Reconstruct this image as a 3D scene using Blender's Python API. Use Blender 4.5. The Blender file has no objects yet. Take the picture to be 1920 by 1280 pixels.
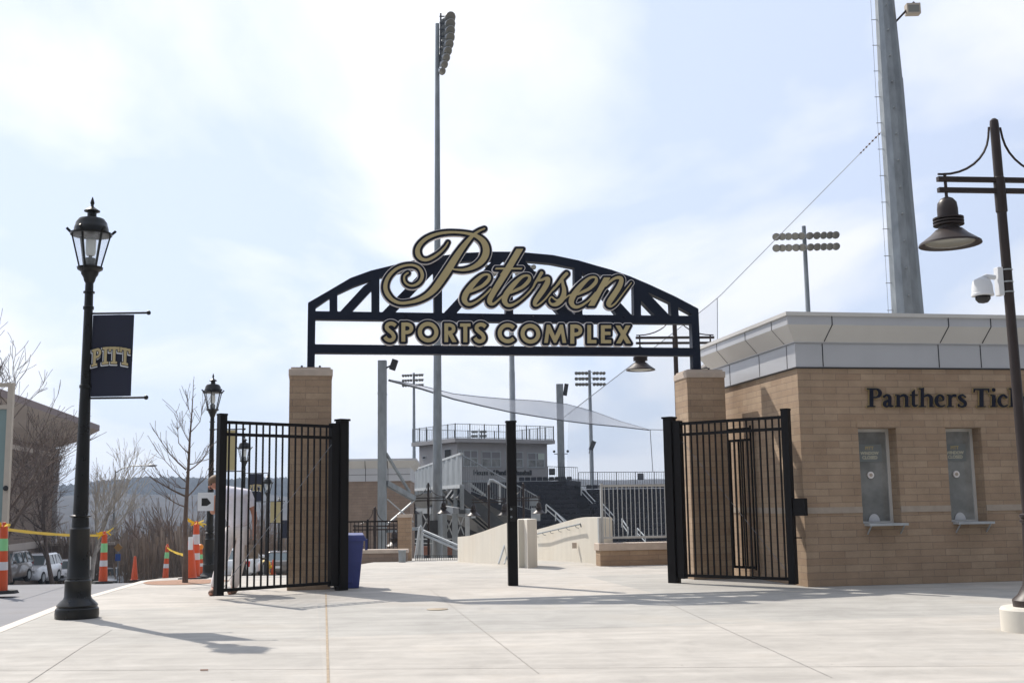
import bpy, bmesh, math, random
import numpy as np
from mathutils import Vector, Matrix
rad = math.radians
SC = bpy.context.scene
COL = SC.collection
# ------------------------------------------------------------------ camera
F = 2150.0; TH = rad(8.05); RO = rad(-0.84)
cam_d = bpy.data.cameras.new("camera"); cam = bpy.data.objects.new("camera", cam_d); COL.objects.link(cam)
cam_d.sensor_width = 36; cam_d.sensor_fit = 'HORIZONTAL'; cam_d.lens = 36 * F / 1920; cam_d.clip_start = 0.1; cam_d.clip_end = 9000
CP = Vector((0, 0, 1.25))
RM = Matrix.Rotation(math.pi / 2 + TH, 3, 'X') @ Matrix.Rotation(RO, 3, 'Z')
cam.matrix_world = Matrix.Translation(CP) @ RM.to_4x4()
SC.camera = cam
# ------------------------------------------------------------------ world, sun, exposure
SUN_EL = rad(47.5); SUN_AZ = rad(-39.7)            # azimuth from +Y, negative = towards -X
world = bpy.data.worlds.new("World"); SC.world = world; world.use_nodes = True
wn = world.node_tree; wn.nodes.clear()
def N_(t, typ, **kw):
    n = t.nodes.new(typ)
    for k, v in kw.items():
        if k in n.inputs: n.inputs[k].default_value = v
        else: setattr(n, k, v)
    return n
def L_(t, a, b): t.links.new(a, b)
sky = N_(wn, 'ShaderNodeTexSky', sky_type='NISHITA', sun_disc=False, sun_elevation=SUN_EL, sun_rotation=SUN_AZ,
         air_density=1.0, dust_density=1.2, ozone_density=1.2)
tc = N_(wn, 'ShaderNodeTexCoord'); sx = N_(wn, 'ShaderNodeSeparateXYZ'); L_(wn, tc.outputs['Generated'], sx.inputs[0])
zz = N_(wn, 'ShaderNodeMath', operation='MAXIMUM'); L_(wn, sx.outputs[2], zz.inputs[0]); zz.inputs[1].default_value = 0.0
za = N_(wn, 'ShaderNodeMath', operation='ADD'); L_(wn, zz.outputs[0], za.inputs[0]); za.inputs[1].default_value = 0.22
dx = N_(wn, 'ShaderNodeMath', operation='DIVIDE'); L_(wn, sx.outputs[0], dx.inputs[0]); L_(wn, za.outputs[0], dx.inputs[1])
dy = N_(wn, 'ShaderNodeMath', operation='DIVIDE'); L_(wn, sx.outputs[1], dy.inputs[0]); L_(wn, za.outputs[0], dy.inputs[1])
cx = N_(wn, 'ShaderNodeCombineXYZ'); L_(wn, dx.outputs[0], cx.inputs[0]); L_(wn, dy.outputs[0], cx.inputs[1])
mp = N_(wn, 'ShaderNodeMapping'); L_(wn, cx.outputs[0], mp.inputs[0])
mp.inputs['Rotation'].default_value = (0, 0, rad(35)); mp.inputs['Scale'].default_value = (1.0, 0.62, 1); mp.inputs['Location'].default_value = (0.62, 0.35, 0)
no = N_(wn, 'ShaderNodeTexNoise', Scale=1.5, Detail=7.0, Roughness=0.48, Distortion=0.35); L_(wn, mp.outputs[0], no.inputs['Vector'])
cr = N_(wn, 'ShaderNodeValToRGB'); L_(wn, no.outputs[0], cr.inputs[0])
cr.color_ramp.elements[0].position = 0.44; cr.color_ramp.elements[0].color = (0.12, 0.12, 0.12, 1)
cr.color_ramp.elements[1].position = 0.57; cr.color_ramp.elements[1].color = (0.97, 0.97, 0.97, 1)
mx = N_(wn, 'ShaderNodeMix', data_type='RGBA'); L_(wn, cr.outputs[0], mx.inputs[0])

cb2 = N_(wn, 'ShaderNodeVectorMath', operation='SCALE'); cb2.inputs[0].default_value = (0.70, .805, 1.05)
vm = N_(wn, 'ShaderNodeMix', data_type='RGBA'); vm.inputs[0].default_value = .72; L_(wn, sky.outputs[0], vm.inputs[6]); L_(wn, cb2.outputs[0], vm.inputs[7])
L_(wn, vm.outputs[2], mx.inputs[6]) 
gd = N_(wn, 'ShaderNodeVectorMath', operation='DOT_PRODUCT'); L_(wn, tc.outputs['Generated'], gd.inputs[0]); gd.inputs[1].default_value = (math.sin(SUN_AZ) * math.cos(SUN_EL), math.cos(SUN_AZ) * math.cos(SUN_EL), math.sin(SUN_EL))
gm = N_(wn, 'ShaderNodeMapRange', interpolation_type='SMOOTHSTEP'); L_(wn, gd.outputs['Value'], gm.inputs[0]); gm.inputs[1].default_value = -.7; gm.inputs[2].default_value = .85; gm.inputs[3].default_value = 1.6; gm.inputs[4].default_value = 11.2
cc = N_(wn, 'ShaderNodeVectorMath', operation='SCALE'); cc.inputs[0].default_value = (0.965, .98, 1.03); L_(wn, gm.outputs[0], cc.inputs['Scale']); L_(wn, gm.outputs[0], cb2.inputs['Scale']); L_(wn, cc.outputs[0], mx.inputs[7])
bg = N_(wn, 'ShaderNodeBackground', Strength=0.1); L_(wn, mx.outputs[2], bg.inputs[0])
wo = N_(wn, 'ShaderNodeOutputWorld'); L_(wn, bg.outputs[0], wo.inputs[0])
sl = bpy.data.lights.new("sun", 'SUN'); sl.energy = 5.0; sl.angle = rad(0.6); sl.color = (1.0, 0.93, 0.84)
sun = bpy.data.objects.new("sun", sl); COL.objects.link(sun)
sd = Vector((math.sin(SUN_AZ) * math.cos(SUN_EL), math.cos(SUN_AZ) * math.cos(SUN_EL), math.sin(SUN_EL)))
sun.rotation_euler = sd.to_track_quat('Z', 'Y').to_euler(); sun.location = sd * 50
SC.view_settings.view_transform = 'Standard'; SC.view_settings.look = 'None'
SC.view_settings.exposure = 0.10; SC.view_settings.gamma = 1.0; SC.view_settings.use_curve_mapping = False
SC.render.engine = 'CYCLES'
try:
    SC.cycles.use_denoising = True; SC.cycles.max_bounces = 8; SC.cycles.transparent_max_bounces = 24
except Exception: pass

# ------------------------------------------------------------------ placing helpers (a direction from the viewpoint -> a world point)
def ray(px, py): return RM @ Vector(((px - 960) / F, -(py - 640) / F, -1))
def pt(px, py, y):
    d = ray(px, py); return CP + d * (y / d.y)
def gr(px, py, z=0.0):
    d = ray(px, py); return CP + d * ((z - CP.z) / d.z)
def pl(px, py, p0, n):
    d = ray(px, py); return CP + d * ((Vector(p0) - CP).dot(n) / d.dot(n))
A = rad(10.3)
U = Vector((math.cos(A), math.sin(A), 0)); NN = Vector((-math.sin(A), math.cos(A), 0)); Z = Vector((0, 0, 1))

# ------------------------------------------------------------------ materials
MATS = {}
def mat(name, col, rough=0.6, metal=0.0, var=0.0, scale=6.0, bump=0.0, stretch=None, alpha=1.0, spec=None, trans=0.0, coat=0.0, emit=None, bscale=None):
    if name in MATS: return MATS[name]
    m = bpy.data.materials.new(name); m.use_nodes = True; t = m.node_tree
    b = t.nodes['Principled BSDF']
    b.inputs['Base Color'].default_value = (*col, 1); b.inputs['Roughness'].default_value = rough; b.inputs['Metallic'].default_value = metal
    if alpha < 1: b.inputs['Alpha'].default_value = alpha
    if trans: b.inputs['Transmission Weight'].default_value = trans
    if spec is not None: b.inputs['Specular IOR Level'].default_value = spec
    if coat: b.inputs['Coat Weight'].default_value = coat
    if emit: b.inputs['Emission Color'].default_value = (*emit[:3], 1); b.inputs['Emission Strength'].default_value = emit[3]
    if var or bump:
        tcn = N_(t, 'ShaderNodeTexCoord'); mpn = N_(t, 'ShaderNodeMapping'); L_(t, tcn.outputs['Object'], mpn.inputs[0])
        if stretch: mpn.inputs['Scale'].default_value = stretch
        nz = N_(t, 'ShaderNodeTexNoise', Scale=scale, Detail=6.0, Roughness=0.6); L_(t, mpn.outputs[0], nz.inputs['Vector'])
        if var:
            r = N_(t, 'ShaderNodeMapRange'); L_(t, nz.outputs[0], r.inputs[0])
            r.inputs[1].default_value = 0.3; r.inputs[2].default_value = 0.7; r.inputs[3].default_value = 1 - var; r.inputs[4].default_value = 1 + var
            mm = N_(t, 'ShaderNodeMix', data_type='RGBA', blend_type='MULTIPLY'); mm.inputs[0].default_value = 1
            mm.inputs[6].default_value = (*col, 1); L_(t, r.outputs[0], mm.inputs[7]); L_(t, mm.outputs[2], b.inputs['Base Color'])
            rr = N_(t, 'ShaderNodeMapRange'); L_(t, nz.outputs[0], rr.inputs[0]); rr.inputs[3].default_value = max(0, rough - .12); rr.inputs[4].default_value = min(1, rough + .12)
            L_(t, rr.outputs[0], b.inputs['Roughness'])
        if bump:
            nb = nz
            if bscale: nb = N_(t, 'ShaderNodeTexNoise', Scale=bscale, Detail=4.0); L_(t, tcn.outputs['Object'], nb.inputs['Vector'])
            bp = N_(t, 'ShaderNodeBump', Strength=bump, Distance=0.02); L_(t, nb.outputs[0], bp.inputs['Height']); L_(t, bp.outputs[0], b.inputs['Normal'])
    MATS[name] = m; return m

def brick_mat(name, c1, c2, mortar, bw=0.4, bh=0.1, msize=0.004, top=None):
    m = bpy.data.materials.new(name); m.use_nodes = True; t = m.node_tree; b = t.nodes['Principled BSDF']
    tcn = N_(t, 'ShaderNodeTexCoord'); s = N_(t, 'ShaderNodeSeparateXYZ'); L_(t, tcn.outputs['Object'], s.inputs[0])
    a = N_(t, 'ShaderNodeMath', operation='ADD'); L_(t, s.outputs[0], a.inputs[0]); L_(t, s.outputs[1], a.inputs[1])
    c = N_(t, 'ShaderNodeCombineXYZ'); L_(t, a.outputs[0], c.inputs[0]); L_(t, s.outputs[2], c.inputs[1])
    br = N_(t, 'ShaderNodeTexBrick'); L_(t, c.outputs[0], br.inputs['Vector'])
    br.inputs['Color1'].default_value = (*c1, 1); br.inputs['Color2'].default_value = (*c2, 1); br.inputs['Mortar'].default_value = (*mortar, 1)
    br.inputs['Scale'].default_value = 1.0; br.inputs['Brick Width'].default_value = bw; br.inputs['Row Height'].default_value = bh
    br.inputs['Mortar Size'].default_value = msize * 1.25; br.inputs['Mortar Smooth'].default_value = 0.3; br.inputs['Bias'].default_value = -0.1
    br.offset = 0.5
    nz = N_(t, 'ShaderNodeTexNoise', Scale=2.2, Detail=8.0, Roughness=0.65); L_(t, tcn.outputs['Object'], nz.inputs['Vector'])
    nf = N_(t, 'ShaderNodeTexNoise', Scale=90.0, Detail=3.0); L_(t, tcn.outputs['Object'], nf.inputs['Vector'])
    ad = N_(t, 'ShaderNodeMath', operation='ADD'); L_(t, nz.outputs[0], ad.inputs[0]); L_(t, nf.outputs[0], ad.inputs[1])
    r = N_(t, 'ShaderNodeMapRange'); L_(t, ad.outputs[0], r.inputs[0]); r.inputs[1].default_value = .7; r.inputs[2].default_value = 1.3; r.inputs[3].default_value = .74; r.inputs[4].default_value = 1.20
    mm = N_(t, 'ShaderNodeMix', data_type='RGBA', blend_type='MULTIPLY'); mm.inputs[0].default_value = 1
    L_(t, br.outputs['Color'], mm.inputs[6]); L_(t, r.outputs[0], mm.inputs[7]); L_(t, mm.outputs[2], b.inputs['Base Color'])
    inv = N_(t, 'ShaderNodeMath', operation='SUBTRACT'); inv.inputs[0].default_value = 1; L_(t, br.outputs['Fac'], inv.inputs[1])
    h = N_(t, 'ShaderNodeMath', operation='MULTIPLY_ADD'); L_(t, nf.outputs[0], h.inputs[0]); h.inputs[1].default_value = .35; L_(t, inv.outputs[0], h.inputs[2])
    bp = N_(t, 'ShaderNodeBump', Strength=0.6, Distance=0.006); L_(t, h.outputs[0], bp.inputs['Height']); L_(t, bp.outputs[0], b.inputs['Normal'])
    b.inputs['Roughness'].default_value = 0.9
    MATS[name] = m; return m

def concrete_mat(name, col, streak=(0.25, 3.0, 1), amp=0.10, sc=1.0, slabs=False):
    m = bpy.data.materials.new(name); m.use_nodes = True; t = m.node_tree; b = t.nodes['Principled BSDF']
    tcn = N_(t, 'ShaderNodeTexCoord')
    mpn = N_(t, 'ShaderNodeMapping'); L_(t, tcn.outputs['Object'], mpn.inputs[0]); mpn.inputs['Scale'].default_value = streak; mpn.inputs['Rotation'].default_value = (0, 0, -rad(3))
    n1 = N_(t, 'ShaderNodeTexNoise', Scale=1.3 * sc, Detail=8.0, Roughness=0.62); L_(t, mpn.outputs[0], n1.inputs['Vector'])
    n2 = N_(t, 'ShaderNodeTexNoise', Scale=0.45 * sc, Detail=5.0, Roughness=0.6); L_(t, tcn.outputs['Object'], n2.inputs['Vector'])
    n3 = N_(t, 'ShaderNodeTexNoise', Scale=130.0 * sc, Detail=3.0); L_(t, tcn.outputs['Object'], n3.inputs['Vector'])
    vo = N_(t, 'ShaderNodeTexVoronoi', Scale=2.6 * sc); L_(t, tcn.outputs['Object'], vo.inputs['Vector'])
    sp = N_(t, 'ShaderNodeMapRange'); L_(t, vo.outputs['Distance'], sp.inputs[0]); sp.inputs[1].default_value = 0.020; sp.inputs[2].default_value = 0.034; sp.inputs[3].default_value = 0.45; sp.inputs[4].default_value = 1.0
    a1 = N_(t, 'ShaderNodeMath', operation='ADD'); L_(t, n1.outputs[0], a1.inputs[0]); L_(t, n2.outputs[0], a1.inputs[1])
    a2 = N_(t, 'ShaderNodeMath', operation='MULTIPLY_ADD'); L_(t, n3.outputs[0], a2.inputs[0]); a2.inputs[1].default_value = .35; L_(t, a1.outputs[0], a2.inputs[2])
    r = N_(t, 'ShaderNodeMapRange'); L_(t, a2.outputs[0], r.inputs[0]); r.inputs[1].default_value = .82; r.inputs[2].default_value = 1.5; r.inputs[3].default_value = 1 - amp; r.inputs[4].default_value = 1 + amp
    ms = N_(t, 'ShaderNodeMath', operation='MULTIPLY'); L_(t, r.outputs[0], ms.inputs[0]); L_(t, sp.outputs[0], ms.inputs[1])
    mm = N_(t, 'ShaderNodeMix', data_type='RGBA', blend_type='MULTIPLY'); mm.inputs[0].default_value = 1
    mm.inputs[6].default_value = (*col, 1); L_(t, ms.outputs[0], mm.inputs[7])
    # faint warm stains
    rs = N_(t, 'ShaderNodeMapRange'); L_(t, n2.outputs[0], rs.inputs[0]); rs.inputs[1].default_value = .55; rs.inputs[2].default_value = .72; rs.inputs[3].default_value = 0; rs.inputs[4].default_value = .30
    if slabs:   # slab to slab tone changes, aligned with the sealant joint
        mq = N_(t, 'ShaderNodeMapping'); L_(t, tcn.outputs['Object'], mq.inputs[0]); mq.inputs['Rotation'].default_value = (0, 0, -rad(10.1)); mq.inputs['Location'].default_value = (-.12, .8, 0)
        bq = N_(t, 'ShaderNodeTexBrick'); L_(t, mq.outputs[0], bq.inputs['Vector']); bq.offset = 0
        bq.inputs['Color1'].default_value = (.88, .90, .91, 1); bq.inputs['Color2'].default_value = (1.07, 1.05, 1.03, 1); bq.inputs['Mortar'].default_value = (.97, .96, .95, 1)
        bq.inputs['Scale'].default_value = 1; bq.inputs['Brick Width'].default_value = 4.6; bq.inputs['Row Height'].default_value = 4.1; bq.inputs['Mortar Size'].default_value = .006
        n5 = N_(t, 'ShaderNodeTexNoise', Scale=1.9, Detail=7.0, Roughness=.7, Distortion=.6); L_(t, tcn.outputs['Object'], n5.inputs['Vector'])
        r5 = N_(t, 'ShaderNodeMapRange'); L_(t, n5.outputs[0], r5.inputs[0]); r5.inputs[1].default_value = .35; r5.inputs[2].default_value = .68; r5.inputs[3].default_value = .86; r5.inputs[4].default_value = 1.07
        x5 = N_(t, 'ShaderNodeMix', data_type='RGBA', blend_type='MULTIPLY'); x5.inputs[0].default_value = 1; L_(t, mm.outputs[2], x5.inputs[6]); L_(t, bq.outputs['Color'], x5.inputs[7])
        mm = N_(t, 'ShaderNodeMix', data_type='RGBA', blend_type='MULTIPLY'); mm.inputs[0].default_value = 1; L_(t, x5.outputs[2], mm.inputs[6]); L_(t, r5.outputs[0], mm.inputs[7])
    m2 = N_(t, 'ShaderNodeMix', data_type='RGBA'); L_(t, rs.outputs[0], m2.inputs[0]); L_(t, mm.outputs[2], m2.inputs[6]); m2.inputs[7].default_value = (col[0] * .86, col[1] * .74, col[2] * .6, 1)
    L_(t, m2.outputs[2], b.inputs['Base Color'])
    bp = N_(t, 'ShaderNodeBump', Strength=0.35, Distance=0.004); L_(t, n3.outputs[0], bp.inputs['Height']); L_(t, bp.outputs[0], b.inputs['Normal'])
    b.inputs['Roughness'].default_value = 0.88
    MATS[name] = m; return m

M_pave = concrete_mat('pavement concrete', (0.405, 0.385, 0.352), amp=0.22, slabs=True)
M_wallc = concrete_mat('cast concrete', (0.62, 0.585, 0.51), streak=(4, 4, 0.35), amp=0.10)
M_asph = concrete_mat('asphalt', (0.20, 0.20, 0.21), streak=(.4, 2, 1), amp=0.12)
M_brick = brick_mat('tan block masonry', (0.335, 0.235, 0.155), (0.40, 0.295, 0.20), (0.25, 0.185, 0.135))
M_brick2 = brick_mat('brown block masonry', (0.26, 0.195, 0.15), (0.30, 0.225, 0.175), (0.2, 0.16, 0.135))
M_band = mat('band course stone', (0.37, 0.31, 0.25), .9, var=.12, scale=5, bump=.2)
M_stone = mat('cast stone', (0.50, 0.42, 0.35), .85, var=.12, scale=5, bump=.2)
M_black = mat('black gate paint', (0.0085, 0.0075, 0.0075), .5, spec=.16, var=.15, scale=3)
M_iron = mat('black cast iron paint', (0.011, 0.011, 0.010), .3, spec=.35, var=.2, scale=6, bump=.05)
M_navy = mat('navy steel paint', (0.010, 0.015, 0.030), .55, spec=.2, var=.12, scale=2)
M_navyl = mat('navy letter face', (0.010, 0.012, 0.024), .5, spec=.2, var=.1, scale=2)
M_gold = mat('gold letter face', (0.49, 0.40, 0.205), .5, var=.07, scale=3)
M_white = mat('white painted edge', (0.86, 0.82, 0.80), .5, var=.05, scale=3)
M_bronze = mat('dark bronze paint', (0.038, 0.028, 0.025), .42, spec=.3, var=.15, scale=5)
M_galv = mat('galvanised steel', (0.26, 0.285, 0.30), .5, .45, var=.22, scale=4, stretch=(1, 1, .35), bump=.05)
M_galvl = mat('pale galvanised steel', (0.43, 0.455, 0.465), .5, .3, var=.12, scale=4)
M_panel = mat('grey metal panel', (0.52, 0.53, 0.55), .38, .25, var=.04, scale=1.5)
M_soff = mat('pale grey soffit metal', (0.62, 0.61, 0.58), .42, .15, var=.04, scale=1.5)
M_joint = mat('dark joint', (0.03, 0.03, 0.035), .8)
M_glass = mat('clear glass', (0.9, 0.95, 0.95), .03, trans=1.0)
M_winglass = mat('window glass with painted reflections', (0.23, 0.235, 0.225), .03, var=.5, scale=1.6, coat=.6)  # mottled grey base colour imitates reflections in the panes
M_seat = mat('navy plastic seat', (0.010, 0.012, 0.024), .3, spec=.35, var=.2, scale=.4)
M_pbox = mat('grey siding', (0.37, 0.36, 0.36), .8, var=.08, scale=1)
M_dark = mat('dark steel', (0.06, 0.065, 0.07), .5, .3, var=.2, scale=3)
M_orange = mat('orange plastic', (0.62, 0.085, 0.022), .45, var=.1, scale=8)
M_green = mat('green reflective tape', (0.25, 0.62, 0.28), .3)
M_silver = mat('silver reflective tape', (0.62, 0.63, 0.65), .3)
M_rubber = mat('black rubber', (0.02, 0.02, 0.02), .8, var=.2, scale=5)
M_yellow = mat('yellow tape plastic', (0.78, 0.52, 0.03), .5)
M_blue = mat('blue bin plastic', (0.045, 0.06, 0.22), .4, var=.12, scale=4)
M_skin = mat('skin', (0.46, 0.22, 0.15), .6, var=.08, scale=12)
M_hair = mat('light brown hair', (0.15, 0.09, 0.05), .7, var=.3, scale=40)
M_shirt = mat('white cotton shirt', (0.86, 0.83, 0.90), .85, var=.07, scale=9, bump=.5)
M_trous = mat('cream painter trousers', (0.80, 0.73, 0.70), .9, var=.1, scale=9, bump=.5)
M_shoe = mat('brown work shoe', (0.16, 0.09, 0.06), .7, var=.2, scale=20)
M_bark = mat('grey brown bark', (0.115, 0.085, 0.07), .9, var=.3, scale=8)
M_bark2 = mat('pale sycamore bark', (0.42, 0.38, 0.33), .9, var=.35, scale=3)
M_wood = mat('bare woodland bark', (0.24, 0.185, 0.15), .95, spec=.1, var=.35, scale=.3)
M_cream = mat('beige painted frame', (0.50, 0.44, 0.36), .5, var=.05)
M_paper = mat('white sign sheet', (0.72, 0.74, 0.76), .6)
M_beige = mat('cream banner cloth', (0.44, 0.38, 0.20), .8, var=.06, scale=3)
M_bcloth = mat('navy banner cloth', (0.015, 0.018, 0.038), .75, var=.15, scale=2, bump=.15)
M_carw = mat('white car paint', (0.80, 0.82, 0.84), .25, coat=.8)
M_carg = mat('bronze car paint', (0.16, 0.14, 0.125), .28, .3, coat=.8)
M_carglass = mat('car window glass', (0.10, 0.13, 0.14), .05, coat=.5)
M_red = mat('red lamp plastic', (0.5, 0.01, 0.01), .2)
M_lens = mat('floodlight lens', (0.27, 0.265, 0.23), .18, .2)
M_bulb = mat('frosted lamp glass', (0.75, 0.78, 0.76), .4)
M_ground = mat('dry winter ground', (0.13, 0.105, 0.075), .95, var=.3, scale=.08, bump=.3)
M_hill = mat('wooded far hill', (0.060, 0.052, 0.046), .95, spec=0.0, var=.45, scale=.03)
M_net = mat('grey netting', (0.40, 0.41, 0.44), .9, alpha=.62)
M_netf = mat('faint netting', (0.30, 0.32, 0.36), .9, alpha=.14)
M_cable = mat('steel cable', (0.25, 0.26, 0.28), .5, .3)
M_mulch = mat('reddish mulch', (0.30, 0.17, 0.11), .95, var=.35, scale=20, bump=.4)

# ------------------------------------------------------------------ object helpers
WM = {}
def tag(o, label=None, cat=None, group=None, kind=None):
    if label: o['label'] = label
    if cat: o['category'] = cat
    if group: o['group'] = group
    if kind: o['kind'] = kind
    return o
def thing(name, label, cat, loc=(0, 0, 0), rz=0.0, group=None):
    o = bpy.data.objects.new(name, None); COL.objects.link(o); o.empty_display_size = .1
    o.location = loc; o.rotation_euler = (0, 0, rz); tag(o, label, cat, group)
    WM[o.name] = Matrix.Translation(Vector(loc)) @ Matrix.Rotation(rz, 4, 'Z'); return o
def copy_tree(o, parent=None, kids=None):
    c = o.copy(); COL.objects.link(c); c.parent = parent
    for ch in [x for x in ALL if x.parent == o]:
        ALL.append(copy_tree(ch, c))
    return c
ALL = []
class MB:
    def __init__(s): s.v = []; s.f = []; s.sm = []
    def add(s, vs, fs, sm=False):
        b = len(s.v); s.v += [Vector(v) for v in vs]; s.f += [tuple(i + b for i in f) for f in fs]; s.sm += [sm] * len(fs); return s
    def box(s, lo, hi):
        x0, y0, z0 = lo; x1, y1, z1 = hi
        return s.add([(x0, y0, z0), (x1, y0, z0), (x1, y1, z0), (x0, y1, z0), (x0, y0, z1), (x1, y0, z1), (x1, y1, z1), (x0, y1, z1)],
                     [(0, 3, 2, 1), (4, 5, 6, 7), (0, 1, 5, 4), (1, 2, 6, 5), (2, 3, 7, 6), (3, 0, 4, 7)])
    def bar(s, p0, p1, w, h, up=Z):
        p0 = Vector(p0); p1 = Vector(p1); d = (p1 - p0).normalized()
        if abs(d.dot(Vector(up))) > .98: up = Vector((0, 1, 0))
        a = d.cross(Vector(up)).normalized(); b = a.cross(d).normalized(); a *= w / 2; b *= h / 2
        vs = [p + i * a + j * b for p in (p0, p1) for i, j in ((-1, -1), (1, -1), (1, 1), (-1, 1))]
        return s.add(vs, [(0, 1, 2, 3), (7, 6, 5, 4), (0, 4, 5, 1), (1, 5, 6, 2), (2, 6, 7, 3), (3, 7, 4, 0)])
    def tube(s, pts, rs, n=8, cap=True):
        pts = [Vector(p) for p in pts]
        if not hasattr(rs, '__len__'): rs = [rs] * len(pts)
        rings = []; prev = None
        for i, p in enumerate(pts):
            d = (pts[min(i + 1, len(pts) - 1)] - pts[max(i - 1, 0)]).normalized()
            ref = prev if prev is not None else (Vector((1, 0, 0)) if abs(d.x) < .9 else Vector((0, 1, 0)))
            a = (ref - d * ref.dot(d)).normalized(); prev = a; b = d.cross(a)
            rings.append([p + rs[i] * (math.cos(2 * math.pi * k / n) * a + math.sin(2 * math.pi * k / n) * b) for k in range(n)])
        vs = [v for r in rings for v in r]
        fs = [(i * n + k, i * n + (k + 1) % n, (i + 1) * n + (k + 1) % n, (i + 1) * n + k) for i in range(len(pts) - 1) for k in range(n)]
        s.add(vs, fs, True)
        if cap:
            s.add(rings[0], [tuple(reversed(range(n)))]); s.add(rings[-1], [tuple(range(n))])
        return s
    def lathe(s, prof, c=(0, 0), n=20, sm=True):
        vs = [(c[0] + r * math.cos(2 * math.pi * k / n), c[1] + r * math.sin(2 * math.pi * k / n), z) for r, z in prof for k in range(n)]
        fs = [(i * n + k, i * n + (k + 1) % n, (i + 1) * n + (k + 1) % n, (i + 1) * n + k) for i in range(len(prof) - 1) for k in range(n)]
        s.add(vs, fs, sm)
        if prof[0][0] > 1e-4: s.add(vs[:n], [tuple(reversed(range(n)))])
        if prof[-1][0] > 1e-4: s.add(vs[-n:], [tuple(range(n))])
        return s
    def prism(s, poly, off):
        n = len(poly); off = Vector(off); p = [Vector(q) for q in poly]
        return s.add(p + [q + off for q in p], [tuple(range(n)), tuple(reversed(range(n, 2 * n)))] + [(i, i + n, (i + 1) % n + n, (i + 1) % n) for i in range(n)])
    def sphere(s, c, r, n=12, m=8, sc=(1, 1, 1)):
        vs = []; fs = []
        for i in range(m + 1):
            th = math.pi * i / m
            for k in range(n):
                ph = 2 * math.pi * k / n
                vs.append((c[0] + r * sc[0] * math.sin(th) * math.cos(ph), c[1] + r * sc[1] * math.sin(th) * math.sin(ph), c[2] + r * sc[2] * math.cos(th)))
        fs = [(i * n + k, (i + 1) * n + k, (i + 1) * n + (k + 1) % n, i * n + (k + 1) % n) for i in range(m) for k in range(n)]
        return s.add(vs, fs, True)
    def build(s, name, m, parent=None, world=False, bevel=0, **tags):
        me = bpy.data.meshes.new(name)
        vs = s.v
        if world and parent is not None:
            inv = WM[parent.name].inverted(); vs = [inv @ v for v in s.v]
        me.from_pydata([tuple(v) for v in vs], [], s.f); me.validate(); me.update()
        bm = bmesh.new(); bm.from_mesh(me); bmesh.ops.remove_doubles(bm, verts=bm.verts, dist=1e-5)
        bmesh.ops.recalc_face_normals(bm, faces=bm.faces); bm.to_mesh(me); bm.free()
        if any(s.sm):
            me.polygons.foreach_set('use_smooth', [True] * len(me.polygons))
            try: me.set_sharp_from_angle(angle=rad(38))
            except Exception: pass
        me.materials.append(m if not isinstance(m, str) else MATS[m])
        o = bpy.data.objects.new(name, me); COL.objects.link(o)
        if parent is not None:
            o.parent = parent
            WM[o.name] = WM.get(parent.name, Matrix.Identity(4))
        else: WM[o.name] = Matrix.Identity(4)
        if bevel:
            b = o.modifiers.new('bevel', 'BEVEL'); b.width = bevel; b.segments = 2; b.limit_method = 'ANGLE'
        tag(o, **tags) if tags else None
        ALL.append(o); return o

# ---------- lettering: signed distance field of strokes -> contours -> solid
def catmull(P, step):
    P = [np.array(p, float) for p in P]; out = []
    Q = [2 * P[0] - P[1]] + P + [2 * P[-1] - P[-2]]
    for i in range(1, len(Q) - 2):
        n = max(2, int(np.linalg.norm(Q[i + 1][:2] - Q[i][:2]) / step))
        for k in range(n):
            t = k / n
            out.append(.5 * ((2 * Q[i]) + (-Q[i - 1] + Q[i + 1]) * t + (2 * Q[i - 1] - 5 * Q[i] + 4 * Q[i + 1] - Q[i + 2]) * t * t + (-Q[i - 1] + 3 * Q[i] - 3 * Q[i + 1] + Q[i + 2]) * t ** 3))
    out.append(P[-1]); return out
def butt(P, hw, step=4):            # constant-width ribbon with square ends -> polygon
    c = catmull([(x, y, 0) for x, y in P], step); c = [q[:2] for q in c]; L = []; R = []
    for i, p in enumerate(c):
        d = c[min(i + 1, len(c) - 1)] - c[max(i - 1, 0)]; d = d / np.linalg.norm(d); n = np.array((-d[1], d[0]))
        L.append(p + n * hw); R.append(p - n * hw)
    return ('p', [tuple(q) for q in L + R[::-1]])
def ring(cx_, cy_, r, hw, a0=0, a1=360):
    if a1 - a0 >= 360: return ('ring', (cx_, cy_, r, hw))
    return butt([(cx_ + r * math.cos(rad(a)), cy_ + r * math.sin(rad(a))) for a in np.linspace(a0, a1, 16)], hw)
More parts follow.
